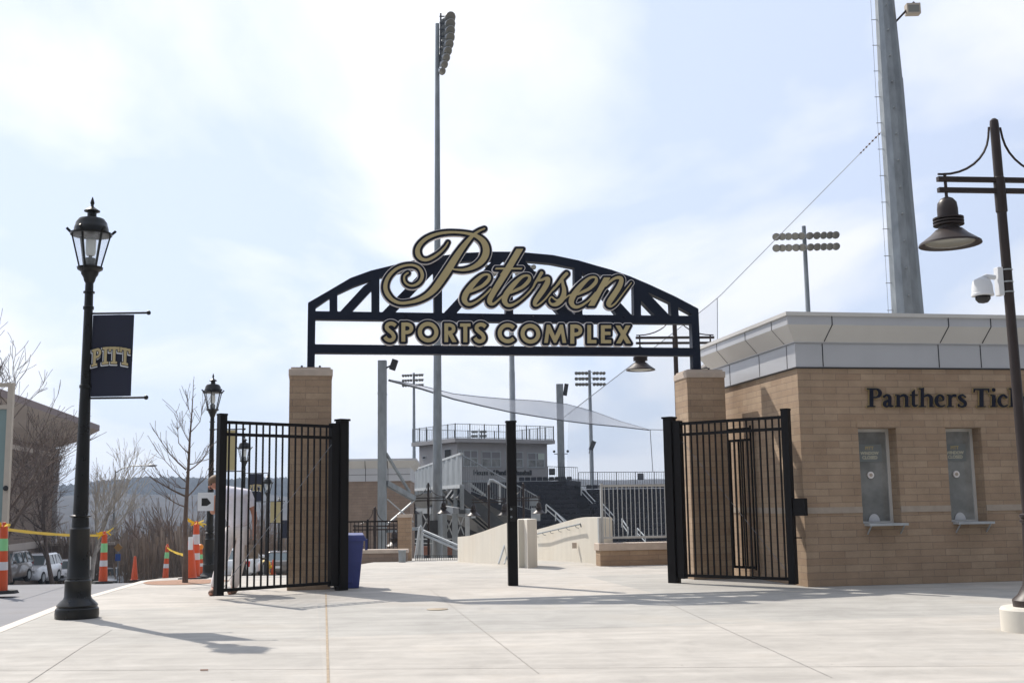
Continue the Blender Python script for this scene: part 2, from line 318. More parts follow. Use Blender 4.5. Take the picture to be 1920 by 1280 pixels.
def sdf_field(prims, res, pad):
    xs = []; ys = []
    for k, d in prims:
        if k == 'r': xs += [p[0] - p[2] for p in d] + [p[0] + p[2] for p in d]; ys += [p[1] - p[2] for p in d] + [p[1] + p[2] for p in d]
        elif k == 'p': xs += [p[0] for p in d]; ys += [p[1] for p in d]
        else: xs += [d[0] - d[2] - d[3], d[0] + d[2] + d[3]]; ys += [d[1] - d[2] - d[3], d[1] + d[2] + d[3]]
    x0, x1, y0, y1 = min(xs) - pad, max(xs) + pad, min(ys) - pad, max(ys) + pad
    gx = np.arange(x0, x1 + res, res); gy = np.arange(y0, y1 + res, res)
    D = np.full((len(gy), len(gx)), pad * 3.0)
    def win(a, b, c, d):
        i0 = max(0, int((a - pad - x0) / res)); i1 = min(len(gx), int((b + pad - x0) / res) + 2)
        j0 = max(0, int((c - pad - y0) / res)); j1 = min(len(gy), int((d + pad - y0) / res) + 2)
        X, Y = np.meshgrid(gx[i0:i1], gy[j0:j1]); return (slice(j0, j1), slice(i0, i1)), X, Y
    for k, d in prims:
        if k == 'r':
            for (ax, ay, ar), (bx, by, br_) in zip(d[:-1], d[1:]):
                m_ = max(ar, br_); sl_, X, Y = win(min(ax, bx) - m_, max(ax, bx) + m_, min(ay, by) - m_, max(ay, by) + m_)
                ex, ey = bx - ax, by - ay; l2 = ex * ex + ey * ey + 1e-12
                t = np.clip(((X - ax) * ex + (Y - ay) * ey) / l2, 0, 1)
                D[sl_] = np.minimum(D[sl_], np.hypot(X - ax - t * ex, Y - ay - t * ey) - (ar + t * (br_ - ar)))
        elif k == 'p':
            px_ = [p[0] for p in d]; py_ = [p[1] for p in d]
            sl_, X, Y = win(min(px_), max(px_), min(py_), max(py_))
            dm = np.full(X.shape, 1e9); ins = np.zeros(X.shape, bool)
            for i in range(len(d)):
                ax, ay = d[i]; bx, by = d[(i + 1) % len(d)]; ex, ey = bx - ax, by - ay; l2 = ex * ex + ey * ey + 1e-12
                t = np.clip(((X - ax) * ex + (Y - ay) * ey) / l2, 0, 1)
                dm = np.minimum(dm, np.hypot(X - ax - t * ex, Y - ay - t * ey))
                if abs(ey) > 1e-12:
                    c_ = ((ay > Y) != (by > Y)) & (X < ex * (Y - ay) / ey + ax); ins ^= c_
            D[sl_] = np.minimum(D[sl_], np.where(ins, -dm, dm))
        else:
            cx_, cy_, r, hw = d; sl_, X, Y = win(cx_ - r - hw, cx_ + r + hw, cy_ - r - hw, cy_ + r + hw)
            D[sl_] = np.minimum(D[sl_], np.abs(np.hypot(X - cx_, Y - cy_) - r) - hw)
    return gx, gy, D
def contours(gx, gy, D, lev):
    V = D - lev; V = np.where(np.abs(V) < 1e-9, 1e-9, V); S = V < 0
    nxt = {}
    def ip(j, i, j2, i2):
        a, b = V[j, i], V[j2, i2]; t = a / (a - b); return (gx[i] + t * (gx[i2] - gx[i]), gy[j] + t * (gy[j2] - gy[j]))
    segs = {}
    cells = np.argwhere((S[:-1, :-1] != S[1:, :-1]) | (S[:-1, :-1] != S[:-1, 1:]) | (S[:-1, :-1] != S[1:, 1:]))
    pts = {}
    adj = {}
    for j, i in cells:
        e = []
        for key, (ja, ia, jb, ib) in (((0, j, i), (j, i, j, i + 1)), ((1, j, i + 1), (j, i + 1, j + 1, i + 1)), ((0, j + 1, i), (j + 1, i, j + 1, i + 1)), ((1, j, i), (j, i, j + 1, i))):
            if S[ja, ia] != S[jb, ib]:
                key = tuple(int(q) for q in key); e.append(key)
                if key not in pts: pts[key] = ip(ja, ia, jb, ib)
        prs = [(e[0], e[1])] if len(e) == 2 else ([(e[0], e[1]), (e[2], e[3])] if S[j, i + 1] == (not S[j, i]) and S[j, i] == (V[j:j+2, i:i+2].mean() < 0) else [(e[0], e[3]), (e[1], e[2])])
        for a, b in prs: adj.setdefault(a, []).append(b); adj.setdefault(b, []).append(a)
    loops = []; seen = set()
    for st in list(adj):
        if st in seen: continue
        lp = [st]; seen.add(st); cur = st
        while True:
            nx = [q for q in adj[cur] if q not in seen]
            if not nx: break
            cur = nx[0]; seen.add(cur); lp.append(cur)
        if len(lp) < 6: continue
        P = [pts[q] for q in lp]; out = [P[0]]       # drop nearly collinear points
        for k in range(1, len(P) - 1):
            a, b, c = out[-1], P[k], P[k + 1]
            if abs((b[0] - a[0]) * (c[1] - a[1]) - (b[1] - a[1]) * (c[0] - a[0])) > 2e-3 * (gx[1] - gx[0]) ** 2 * 30: out.append(b)
        out.append(P[-1])
        ar = abs(sum(out[k][0] * out[(k + 1) % len(out)][1] - out[(k + 1) % len(out)][0] * out[k][1] for k in range(len(out))) / 2)
        if ar > (gx[1] - gx[0]) ** 2 * 12: loops.append(out)
    return loops
def solid_from_loops(name, loops, m, frame, z0, z1, parent, **tags):   # frame: 4x4, local xy plane, z towards the viewer
    cu = bpy.data.curves.new(name, 'CURVE'); cu.dimensions = '2D'; cu.fill_mode = 'BOTH'
    for lp in loops:
        sp = cu.splines.new('POLY'); sp.points.add(len(lp) - 1)
        for q, p in zip(sp.points, lp): q.co = (p[0], p[1], 0, 1)
        sp.use_cyclic_u = True
    cu.extrude = (z1 - z0) / 2
    return curve_to_mesh(name, cu, m, frame @ Matrix.Translation((0, 0, (z0 + z1) / 2)), parent, **tags)
def curve_to_mesh(name, cu, m, frame, parent, **tags):
    to = bpy.data.objects.new(name + '_c', cu); COL.objects.link(to)
    dg = bpy.context.evaluated_depsgraph_get(); me = bpy.data.meshes.new_from_object(to.evaluated_get(dg))
    bpy.data.objects.remove(to); bpy.data.curves.remove(cu)
    inv = WM[parent.name].inverted() if parent is not None else Matrix.Identity(4)
    me.transform(inv @ frame); me.name = name; me.materials.clear(); me.materials.append(m)
    o = bpy.data.objects.new(name, me); COL.objects.link(o)
    if parent is not None: o.parent = parent; WM[o.name] = WM[parent.name]
    else: WM[o.name] = Matrix.Identity(4)
    if tags: tag(o, **tags)
    ALL.append(o); return o
def text_mesh(name, body, size, m, frame, parent, extrude=.002, bold=0.0, **tags):
    cu = bpy.data.curves.new(name, 'FONT'); cu.body = body; cu.size = size; cu.extrude = extrude; cu.offset = bold
    cu.align_x = 'CENTER'; cu.align_y = 'CENTER'; cu.resolution_u = 3
    return curve_to_mesh(name, cu, m, frame, parent, **tags)
def vframe(o, u, n):   # u: direction of text, n: towards the reader
    u = Vector(u).normalized(); n = Vector(n).normalized(); v = n.cross(u)
    return Matrix(((u.x, v.x, n.x, o[0]), (u.y, v.y, n.y, o[1]), (u.z, v.z, n.z, o[2]), (0, 0, 0, 1)))

# ================================================================== SETTING
def crest(x): 
    if x < -4.3: return 20.6
    if x > -3.5: return 24.6
    return 20.6 + 5 * (x + 4.3)
def zp(x, y):
    c = crest(x); k = min(1, max(0, (x + 4.3) / .8))
    return -(.053 - .023 * k) * max(0, min(y, 34) - c) - .06 * max(0, y - 34)
def curb_x(y):
    P = [(2, -4.2), (9, -5.0), (12.8, -5.62), (16.15, -6.2), (20.6, -6.6), (26, -7.9), (39, -10.4), (72, -16.7), (160, -34)]
    for (a, b), (c, d) in zip(P, P[1:]):
        if y <= c: return b + (d - b) * (y - a) / (c - a)
    return P[-1][1]
ys = [2, 5, 8, 9, 10, 11, 12, 12.8, 14, 15, 16.15, 17, 18, 19, 20, 20.6, 22, 24, 24.6, 26, 30, 34, 39, 50, 60, 72, 90]
b = MB()
for i, y in enumerate(ys):
    x0 = curb_x(y) + .15
    xs = [x0, min(x0 + 1.5, -4.4), max(-4.3, x0 + .6), max(-3.5, x0 + .9), 2, 8, 25]
    if x0 > -4.9: xs[1] = x0 + .3
    b.v += [Vector((x, y, zp(x, y))) for x in xs]
nx = 7
b.f = [(i * nx + k, i * nx + k + 1, (i + 1) * nx + k + 1, (i + 1) * nx + k) for i in range(len(ys) - 1) for k in range(nx - 1)]; b.sm = [False] * len(b.f)
b.build('pavement', M_pave, kind='structure')
b = MB()                                             # kerb, a real step above the road
for y0, y1 in zip(ys, ys[1:]):
    a0, a1 = curb_x(y0), curb_x(y1); z0, z1 = zp(a0, y0), zp(a1, y1)
    for (p, q, dz0, dz1) in ((0.0, .15, .004, .004),):
        b.add([(a0, y0, z0 + .003), (a0 + .152, y0, z0 + .003), (a1 + .152, y1, z1 + .003), (a1, y1, z1 + .003), (a0 - .02, y0, z0 - .2), (a1 - .02, y1, z1 - .2)], [(0, 1, 2, 3), (0, 3, 5, 4)])
b.build('kerb', concrete_mat('kerb concrete', (0.60, 0.55, 0.49), amp=.08), kind='structure')
def zr(y): return -.13 - .0618 * max(0, y - 21.8)
b = MB(); ry = [2, 8, 12, 16, 18.5, 21.8, 26, 32, 39, 50, 60, 72, 76, 90, 120]
for y in ry: b.v += [Vector((-60, y, zr(y))), Vector((curb_x(y) + .05, y, zr(y)))]
b.f = [(2 * i, 2 * i + 1, 2 * i + 3, 2 * i + 2) for i in range(len(ry) - 1)]; b.sm = [False] * len(b.f)
b.build('road', M_asph, kind='structure')
# joints in the pavement: thin sheets 3 mm proud
def strip(p0, p1, w, m, name='pavement_joint', dz=.004):
    p0 = Vector(p0); p1 = Vector(p1); n = 14; d = (p1 - p0); s = Vector((-d.y, d.x, 0)).normalized() * w / 2
    m_ = MB()
    for i in range(n + 1):
        p = p0 + d * i / n; m_.v += [Vector((p.x + s.x, p.y + s.y, zp(p.x, p.y) + dz)), Vector((p.x - s.x, p.y - s.y, zp(p.x, p.y) + dz))]
    m_.f = [(2 * i, 2 * i + 1, 2 * i + 3, 2 * i + 2) for i in range(n)]; m_.sm = [False] * n
    return m_.build(name, m, kind='structure')
M_jt = mat('fine joint grime', (0.345, 0.325, 0.295), .95, var=.3, scale=9)
M_jb = mat('brown sealant joint', (0.34, 0.27, 0.19), .95, var=.35, scale=14)
strip(gr(611, 1112), gr(616, 1300), .021, M_jb, 'sealant_joint')
strip(gr(-60, 1257), gr(1980, 1247), .010, M_jt); strip(gr(-40, 1341), gr(150, 1215), .008, M_jt)
strip(gr(150, 1215), gr(210, 1180), .007, M_jt); strip(gr(806, 1104), gr(1010, 1262), .007, M_jt)
strip(gr(1230, 1120), gr(1560, 1270), .006, M_jt); strip(gr(618, 1138), gr(1500, 1125), .006, M_jt)
# terrain with the far hills
def zt(x, y):
    z = -.36 - .0640 * max(0, y - 18)
    if y > 75: z -= .035 * (min(y, 260) - 75)
    z = max(z, -24)
    if y > 500:
        t = min(1, (y - 500) / 900)
        prof = 30 + 5 * math.sin(x * .0052 + 1.3) + 3 * math.sin(x * .013 + .4) + 1.5 * math.sin(x * .041) + (5 if x > -520 and x < -250 else 0) * math.exp(-((x + 400) / 120) ** 2)
        z += (24 + prof - 8) * t * t * (3 - 2 * t)
    return z
b = MB(); gx_ = list(range(-1500, -200, 26)) + list(range(-200, 200, 14)) + list(range(200, 1501, 40)); gy_ = [-30, 0, 10, 18, 24, 32, 42, 56, 75, 100, 140, 200, 260, 350, 500, 650, 800, 950, 1100, 1250, 1400, 1500, 2200]
for y in gy_:
    for x in gx_: b.v.append(Vector((x, y, zt(x, y) - (0.05 if x < 0 else 0))))
n = len(gx_); b.f = [(j * n + i, j * n + i + 1, (j + 1) * n + i + 1, (j + 1) * n + i) for j in range(len(gy_) - 1) for i in range(n - 1)]; b.sm = [False] * len(b.f)
b.build('terrain', M_hill, kind='structure')
# hillside canopy on the far ridge reads as one fuzzy mass
random.seed(5); b = MB()
for i in range(3000):
    y = random.uniform(1150, 1500); x = random.uniform(-760, -200); z = zt(x, y); r = random.uniform(3, 7)
    h = random.uniform(6, 13)
    b.add([(x - r, y, z - 2), (x + r, y, z - 2), (x + r * .7, y + r, z + h * .7), (x, y, z + h), (x - r * .8, y - r * .4, z + h * .6)], [(0, 1, 2, 3, 4)])
b.build('far_woods', M_hill, label='blue grey wooded hills on the horizon at left', cat='woods', kind='stuff')

# ================================================================== TICKET BUILDING
Cn = gr(1515, 1100)
TB = thing('ticket_building', 'tan block ticket building with grey metal cornice and two service windows', 'building', (Cn.x, Cn.y, 0), A)
W, D = 11.0, 3.50
o1 = (.912, 1.525); o2 = (2.33, 2.915); ZS, ZL = .885, 2.29; BZ = 3.19
b = MB(); wt = .32
for x0, x1, z0, z1 in [(0, W, -.3, ZS), (0, o1[0], ZS, ZL), (o1[1], o2[0], ZS, ZL), (o2[1], 5.1, ZS, ZL), (5.7, W, ZS, ZL), (0, W, ZL, BZ)]:
    b.box((x0, 0, z0), (x1, wt, z1))
b.box((5.1, .0, ZS), (5.7, wt, ZL))
b.box((0, wt, -.3), (wt, D, BZ)); b.box((W - wt, wt, -.3), (W, D, BZ)); b.box((wt, D - wt, -.3), (W - wt, D, BZ))
b.build('wall', M_brick, TB)
for x0, x1 in ((0, o1[0]), (o1[1], o2[0]), (o2[1], 5.1)):
    MB().box((x0 - (.012 if x0 == 0 else 0), -.012, 1.045), (x1, .02, 1.135)).build('band_course', M_band, TB)
MB().box((-.012, .021, 1.045), (.02, D, 1.135)).build('band_course', M_band, TB)
for (x0, x1) in (o1, o2):
    MB().box((x0 - .02, -.006, ZL + .001), (x1 + .02, .02, ZL + .17)).build('lintel', M_brick, TB)
# cornice rings
def ringm(o0, z0, o1_, z1):
    m_ = MB(); R = [[(-o, -o, z), (W + o, -o, z), (W + o, D + o, z), (-o, D + o, z)] for o, z in ((o0, z0), (o1_, z1))]
    return m_.add(R[0] + R[1], [(k, (k + 1) % 4, 4 + (k + 1) % 4, 4 + k) for k in range(4)])
OV = .21; Z1, Z2, Z3, Z4 = BZ + .375, 3.80, 3.93, 3.985
b = ringm(-.05, BZ + .002, .03, BZ + .002); b.v += ringm(.03, BZ, .03, Z1).v
b.f += [(8 + k, 8 + (k + 1) % 4, 12 + (k + 1) % 4, 12 + k) for k in range(4)]; b.sm += [False] * 4
b.build('metal_band', M_panel, TB)
ringm(.055, Z1, OV, Z2).build('soffit', M_soff, TB)
ringm(.055, Z1 - .012, .055, Z1).build('band_trim', M_panel, TB)
ringm(OV, Z2, OV, Z3).build('fascia', M_panel, TB)
b = ringm(OV + .03, Z3, OV + .03, Z4); b.add([(-OV - .03, -OV - .03, Z4), (W + OV + .03, -OV - .03, Z4), (W + OV + .03, D + OV + .03, Z4), (-OV - .03, D + OV + .03, Z4)], [(0, 1, 2, 3)])
b.add([(-OV - .03, -OV - .03, Z3), (W + OV + .03, -OV - .03, Z3), (W + OV + .03, D + OV + .03, Z3), (-OV - .03, D + OV + .03, Z3)], [(3, 2, 1, 0)])
b.build('roof', M_soff, TB)
ringm(.012, BZ - .02, .045, BZ + .001).build('flashing', M_dark, TB)
# panel joints
b = MB()
for x in (.40, 2.28, 2.98, 4.86, 5.5):
    b.bar((x, -.033, BZ + .01), (x, -.033, Z1 - .02), .014, .004, (0, 1, 0)); b.bar((x + .02, -.062, Z1 + .005), (x + .09, -OV - .003, Z2), .014, .004, (0, 1, 0)); b.bar((x + .09, -OV - .004, Z2), (x + .09, -OV - .004, Z3), .014, .004, (0, 1, 0))
for y in (.28, 1.35, 2.65):
    b.bar((-.033, y, BZ + .01), (-.033, y, Z1 - .02), .010, .004, (1, 0, 0)); b.bar((-.062, y, Z1 + .005), (-OV - .003, y + .1, Z2), .006, .004, (1, 0, 0)); b.bar((-OV - .004, y + .1, Z2), (-OV - .004, y + .1, Z3), .008, .004, (1, 0, 0))
b.build('joint_lines', M_joint, TB)
for wi, (x0, x1) in enumerate((o1, o2)):
    wf = MB(); fw = .045; yg = .24
    wf.box((x0, yg, ZS), (x0 + fw, yg + .05, ZL)); wf.box((x1 - fw, yg, ZS), (x1, yg + .05, ZL))
    wf.box((x0 + fw, yg, ZL - fw), (x1 - fw, yg + .05, ZL)); wf.box((x0 + fw, yg, ZS), (x1 - fw, yg + .05, ZS + .03))
    f = wf.build('window', M_soff, TB)
    MB().box((x0 + fw, yg + .02, ZS + .03), (x1 - fw, yg + .03, ZL - fw)).build('pane', M_winglass, f)
    MB().tube([((x0 + x1) / 2 - .02, yg + .012, 1.60), ((x0 + x1) / 2 - .02, yg - .01, 1.60)], .052, 20).build('speak_hole', M_white, f)
    MB().tube([((x0 + x1) / 2 - .02, yg - .0105, 1.60), ((x0 + x1) / 2 - .02, yg - .016, 1.60)], .026, 16).build('speak_grille', M_stone, f)
    MB().prism([((x0 + x1) / 2 + .09 * math.cos(a), yg - .0, ZS + .02 + .12 * math.sin(a)) for a in np.linspace(0, math.pi, 14)], (0, .012, 0)).build('pass_opening', M_silver, f)
    MB().box((x0 + .02, -.16, ZS - .03), (x1 + .02, yg - .002, ZS + .004)).build('sill_shelf', M_galvl, f)
    for xx in (x0 + .06, x1 - .03): MB().bar((xx, -.13, ZS - .03), (xx, -.002, ZS - .15), .012, .02).build('shelf_bracket', M_galvl, f)
    sg = MB().box((x0 + .09, yg + .008, 1.80), (x1 - .12, yg + .0185, 2.06)).build('closed_sign', mat('translucent sticker', (0.20, .22, .22), .3), f)
    xm = (x0 + .09 + x1 - .12) / 2 + Cn.x * 0
    T0 = WM[TB.name]
    for txt, zz_, s_ in (('PITT', 2.0, .07), ('WINDOW', 1.925, .062), ('CLOSED', 1.86, .066)):
        fr = T0 @ vframe((xm, yg + .004, zz_), (1, 0, 0), (0, -1, 0))
        text_mesh('sign_text', txt, s_, M_gold if txt == 'PITT' else mat('pale sticker text', (.6, .58, .45), .5), fr, f, extrude=.0012, bold=.002)
# inside floor slab / dark room
MB().box((wt + .01, wt + .6, .0), (W - wt - .01, wt + .64, 3.0)).build('inner_wall', M_pbox, TB)
# --- wall lettering
def zmap(scale, ox, oy): return lambda x, y: (x / scale + ox, y / scale + oy)
def plane_map(zm, P0, u, n):
    P0 = Vector(P0)
    def f(x, y):
        q = pl(*zm(x, y), P0, Vector(n)) - P0; return (q.dot(Vector(u)), q.z)
    return f
def map_prims(prims, pm, k):
    out = []
    for kd, d in prims:
        if kd == 'r':
            sm = catmull(d, 8) if len(d) > 1 else d
            out.append(('r', [(*pm(p[0], p[1]), max(.0005, p[2] * k)) for p in sm]))
        elif kd == 'p': out.append(('p', [pm(*p) for p in d]))
        else:
            cx_, cy_, r, hw = d; c = pm(cx_, cy_); out.append(('ring', (c[0], c[1], r * k, hw * k)))
    return out
def R_(x0, y0, x1, y1): return ('p', [(x0, y0), (x1, y0), (x1, y1), (x0, y1)])
def g_t(dx=0): return [R_(650 + dx, 145, 683 + dx, 290), ('p', [(650 + dx, 150), (683 + dx, 120), (683 + dx, 150)]), R_(628 + dx, 177, 714 + dx, 192), ('r', [(667 + dx, 285, 16), (680 + dx, 306, 12), (712 + dx, 298, 5)])]
def g_e(dx=0): return [('r', [(936 + dx, 246, 7), (998 + dx, 242, 7), (1000 + dx, 208, 12), (966 + dx, 183, 9), (932 + dx, 212, 16), (926 + dx, 258, 19), (948 + dx, 300, 14), (985 + dx, 312, 9), (1018 + dx, 298, 6)])]
def g_s(dx=0): return [('r', [(1252 + dx, 205, 7), (1215 + dx, 182, 9), (1184 + dx, 206, 15), (1206 + dx, 236, 17), (1246 + dx, 264, 17), (1247 + dx, 298, 14), (1206 + dx, 316, 9), (1172 + dx, 293, 7)]), ('p', [(1172 + dx, 280), (1180 + dx, 280), (1184 + dx, 318), (1170 + dx, 318)])]
word = [R_(176, 112, 216, 312), R_(146, 107, 235, 121), R_(150, 305, 240, 319), ('r', [(212, 118, 9), (262, 120, 10), (290, 146, 18), (289, 180, 18), (262, 206, 10), (212, 211, 8)]),
        ('r', [(338, 202, 12), (368, 182, 10), (400, 205, 17), (402, 255, 17), (404, 300, 16), (436, 310, 7)]), ('r', [(395, 238, 7), (352, 262, 17), (344, 294, 17), (368, 312, 10), (396, 298, 9)]),
        R_(480, 182, 514, 310), R_(462, 179, 500, 191), R_(462, 306, 530, 319), ('r', [(508, 206, 7), (555, 184, 13), (588, 205, 17), (592, 240, 17)]), R_(575, 220, 609, 310), R_(570, 306, 628, 319)] + g_t() + [
        R_(750, 108, 784, 310), R_(728, 106, 766, 119), ('p', [(750, 112), (784, 96), (784, 120)]), R_(728, 306, 806, 319), ('r', [(778, 206, 7), (828, 184, 13), (862, 205, 17), (866, 240, 17)]), R_(849, 220, 883, 310), R_(845, 306, 902, 319)] + g_e() + [
        R_(1062, 182, 1096, 310), R_(1044, 179, 1080, 191), R_(1044, 306, 1118, 319), ('r', [(1092, 212, 7), (1116, 188, 12), (1136, 190, 15)])] + g_s() + [
        R_(1345, 111, 1518, 129), ('p', [(1345, 111), (1362, 111), (1352, 156), (1345, 156)]), ('p', [(1501, 111), (1518, 111), (1518, 156), (1510, 156)]), R_(1412, 111, 1454, 310), R_(1388, 306, 1480, 319),
        ('r', [(1568, 125, 19), (1569, 126, 19)]), R_(1552, 182, 1588, 310), R_(1532, 179, 1570, 191), R_(1532, 306, 1608, 319),
        ('r', [(1712, 208, 13), (1676, 183, 10), (1640, 215, 16), (1632, 258, 19), (1654, 300, 14), (1690, 312, 9), (1720, 298, 6)]),
        R_(1762, 108, 1796, 310), R_(1740, 106, 1780, 119), R_(1744, 306, 1812, 319), ('r', [(1800, 250, 9), (1850, 195, 8)]), ('r', [(1808, 240, 16), (1860, 308, 14)]), R_(1840, 306, 1895, 319), R_(1826, 179, 1880, 191)] + g_e(985) + g_t(1405) + g_s(975)
zm = zmap(6, 1600, 710); P0 = WM[TB.name] @ Vector((0, -.02, 0))
pm = plane_map(zm, P0, U, -NN); k_ = (pm(1300, 200)[0] - pm(300, 200)[0]) / 1000
pr_ = map_prims(word, pm, k_); gx1, gy1, DD = sdf_field(pr_, .0028, .03)
fr = vframe(P0, U, -NN)
ws = solid_from_loops('wall_lettering', contours(gx1, gy1, DD, .010), mat('tan lettering backing', (.33, .25, .12), .6), fr, -.01, .012, TB)
solid_from_loops('letter_face', contours(gx1, gy1, DD, 0.0), M_navyl, fr, .0125, .03, ws)

# ================================================================== GATEWAY ARCH + PIERS
PA = Vector((-3.20, 18.08, 0)); PB = Vector((3.14, 19.20, 0)); PH = 3.406
ua = (PB - PA).normalized(); na = Vector((-ua.y, ua.x, 0)); aa = math.atan2(ua.y, ua.x)
for P_, lab, base in ((PA, 'square tan block pier under the left end of the arch beside the blue bin', 0), (PB, 'square tan block pier under the right end of the arch beside the ticket building', 0)):
    t = thing('gate_pier', lab, 'pier', P_, aa, 'masonry piers carrying the arch'); h = .325
    MB().box((-h, -h, -.1), (h, h, PH - .14)).build('shaft', M_brick, t)
    MB().box((-h - .015, -h - .015, PH - .139), (h + .015, h + .015, PH - .03)).build('cap_stone', M_stone, t, bevel=.012)
    MB().box((-h + .02, -h + .02, PH - .03), (h - .02, h - .02, PH)).build('cap_top', M_stone, t)
AR = thing('entrance_arch', 'navy steel truss arch with gold script sign over the open gateway', 'arch sign', PA + Z * PH, aa)
Pf = PA - na * .08
def q4(*p): return ('p', list(p))
top = [(577.4, 567.4), (611, 548), (657, 521), (695.6, 507), (737, 497), (775.5, 488), (833.6, 478.5), (870, 474), (923, 471.7), (960, 471.8), (988, 473.5), (1037, 478), (1085, 488), (1119, 498), (1148, 506), (1182, 518), (1218.5, 533.5), (1267, 556), (1309.5, 578.5)]
inn = [(1297, 589), (1262, 570), (1213, 547), (1177, 532), (1143, 520), (1114, 512), (1080, 503), (1034, 494), (986, 489.5), (960, 488), (923, 488), (872, 490), (836, 495), (779, 504), (741, 513), (701, 523), (663, 537), (618, 558), (592, 576)]
fp = [('p', top + inn), q4((577.4, 567), (592, 567), (590, 693), (575.7, 693)), q4((1296.5, 580), (1309.5, 578.5), (1315, 696), (1300, 696)),
      q4((585, 583), (960, 588.5), (1303, 592), (1303, 607), (960, 604), (585, 598.5)), q4((583, 645), (960, 648.8), (1305, 652), (1306, 666.5), (960, 664.6), (583, 661.8)),
      q4((618, 556), (632.6, 550), (632.6, 590), (618, 590)), q4((697, 520), (711.5, 516), (711.5, 590), (697, 590)), q4((813, 492), (829, 490), (829, 595), (814, 595)), q4((948.5, 485), (961, 485), (962, 595), (948.5, 595)),
      q4((1077, 498), (1091, 500), (1092.5, 595), (1077.5, 595)), q4((1188, 530), (1202, 536), (1202, 598), (1189, 598)), q4((1257, 562), (1271, 570), (1273.5, 600), (1259, 600)),
      q4((632, 590), (654, 590), (700, 540), (697, 525), (682, 536)), q4((712, 590), (736, 590), (815, 508), (815, 495), (800, 500)), q4((829, 590), (853, 590), (945, 488), (924, 488)),
      q4((1051, 592), (1079, 592), (985, 490), (960, 490)), q4((1160, 594), (1188, 594), (1112, 512), (1090, 507)), q4((1233, 596), (1260, 596), (1203, 536), (1190, 536), (1190, 551))]
pmf = plane_map(lambda x, y: (x, y), Pf, ua, -na)
gx1, gy1, DD = sdf_field([('p', [pmf(*p) for p in d]) for _, d in fp], .012, .05)
fr = vframe(Pf, ua, -na)
solid_from_loops('truss_frame', contours(gx1, gy1, DD, 0), M_navy, fr, -.16, 0, AR)
for cxp, P_ in ((583, PA), (1307, PB)):
    b = MB(); c = P_ + Z * PH
    b.prism([c + ua * i * .17 + na * j * .13 + Z * .001 for i, j in ((-1, -1), (1, -1), (1, 1), (-1, 1))], Z * .022)
    for i in (-1, 1):
        for j in (-1, 1):
            q = c + ua * i * .14 + na * j * .1; b.tube([q + Z * .022, q + Z * .05], .016, 6)
    b.build('base_plate', M_navy, AR, world=True)
# --- script word
def Z1_(x, y): return (x / 7.112 + 700, y / 7.112 + 415)
def Z2_(x, y): return (x / 9.483 + 840, y / 9.483 + 450)
def Z3_(x, y): return (x / 9.6 + 1000, y / 9.6 + 480)
def cv(st, zf, s): return [(kd, [(*zf(p[0], p[1]), p[2] / s) for p in d] if kd == 'r' else [zf(*p) for p in d]) for kd, d in st]
sP = [('r', [(1482, 98, 11), (1420, 124, 14), (1352, 168, 18), (1295, 222, 24), (1195, 345, 34), (1095, 490, 42), (1010, 625, 46), (920, 760, 46), (820, 895, 42), (720, 985, 32), (600, 1048, 24), (480, 1080, 19), (360, 1088, 19), (262, 1050, 22), (192, 975, 27), (160, 885, 26), (176, 790, 24), (230, 702, 21), (315, 630, 18), (420, 590, 15), (530, 585, 15), (612, 624, 18), (651, 700, 21), (640, 775, 20), (590, 832, 18), (520, 858, 14), (455, 842, 13), (415, 795, 13), (412, 735, 12), (440, 700, 11), (462, 688, 10)]),
      ('r', [(996, 280, 8), (960, 340, 12), (885, 418, 16), (795, 480, 18), (712, 514, 19), (640, 500, 24), (596, 445, 31), (592, 370, 29), (635, 293, 25), (722, 222, 22), (850, 170, 19), (990, 148, 17), (1130, 148, 15), (1255, 163, 18), (1370, 196, 25), (1462, 265, 36), (1502, 355, 43), (1494, 450, 44), (1432, 545, 38), (1325, 615, 27), (1205, 647, 18), (1100, 643, 12), (1038, 632, 7)])]
def sE(): return [('r', [(400, 918, 18), (500, 872, 26), (600, 822, 28), (680, 755, 32), (732, 685, 30), (728, 625, 21), (670, 612, 20), (590, 645, 27), (480, 745, 40), (380, 862, 48), (312, 968, 50), (290, 1058, 46), (330, 1128, 34), (402, 1142, 26), (500, 1100, 20), (600, 1028, 17), (690, 948, 16), (760, 872, 14)])]
sT = [('p', [(1216, 157), (1340, 157), (1145, 492), (1030, 620), (920, 620), (1015, 492)]), ('r', [(1085, 492, 50), (1000, 625, 52), (895, 790, 52), (800, 945, 48), (742, 1060, 45), (752, 1125, 34), (810, 1135, 22), (880, 1080, 17), (960, 1005, 15), (1040, 940, 14)]), ('p', [(850, 492), (1325, 492), (1305, 524), (834, 524)])]
sR = [('r', [(-60, 630, 13), (-5, 560, 15), (35, 480, 20), (90, 400, 26), (148, 305, 30)]), ('r', [(60, 440, 20), (140, 432, 22), (215, 405, 26), (262, 410, 36), (250, 480, 46), (190, 590, 48), (110, 705, 46), (42, 805, 40), (22, 872, 28), (62, 890, 18), (130, 850, 15), (220, 765, 14), (300, 665, 14), (380, 560, 12)])]
sS = [('r', [(345, 620, 12), (410, 545, 20), (470, 470, 26), (540, 380, 30), (600, 318, 30)]), ('r', [(520, 430, 20), (535, 520, 28), (552, 600, 36), (545, 700, 44), (500, 790, 46), (420, 862, 38), (340, 872, 24), (290, 825, 16), (292, 770, 12), (330, 735, 12), (380, 775, 14), (430, 795, 16), (480, 770, 20)]), ('r', [(545, 780, 16), (600, 735, 14), (660, 700, 12), (700, 690, 12)])]
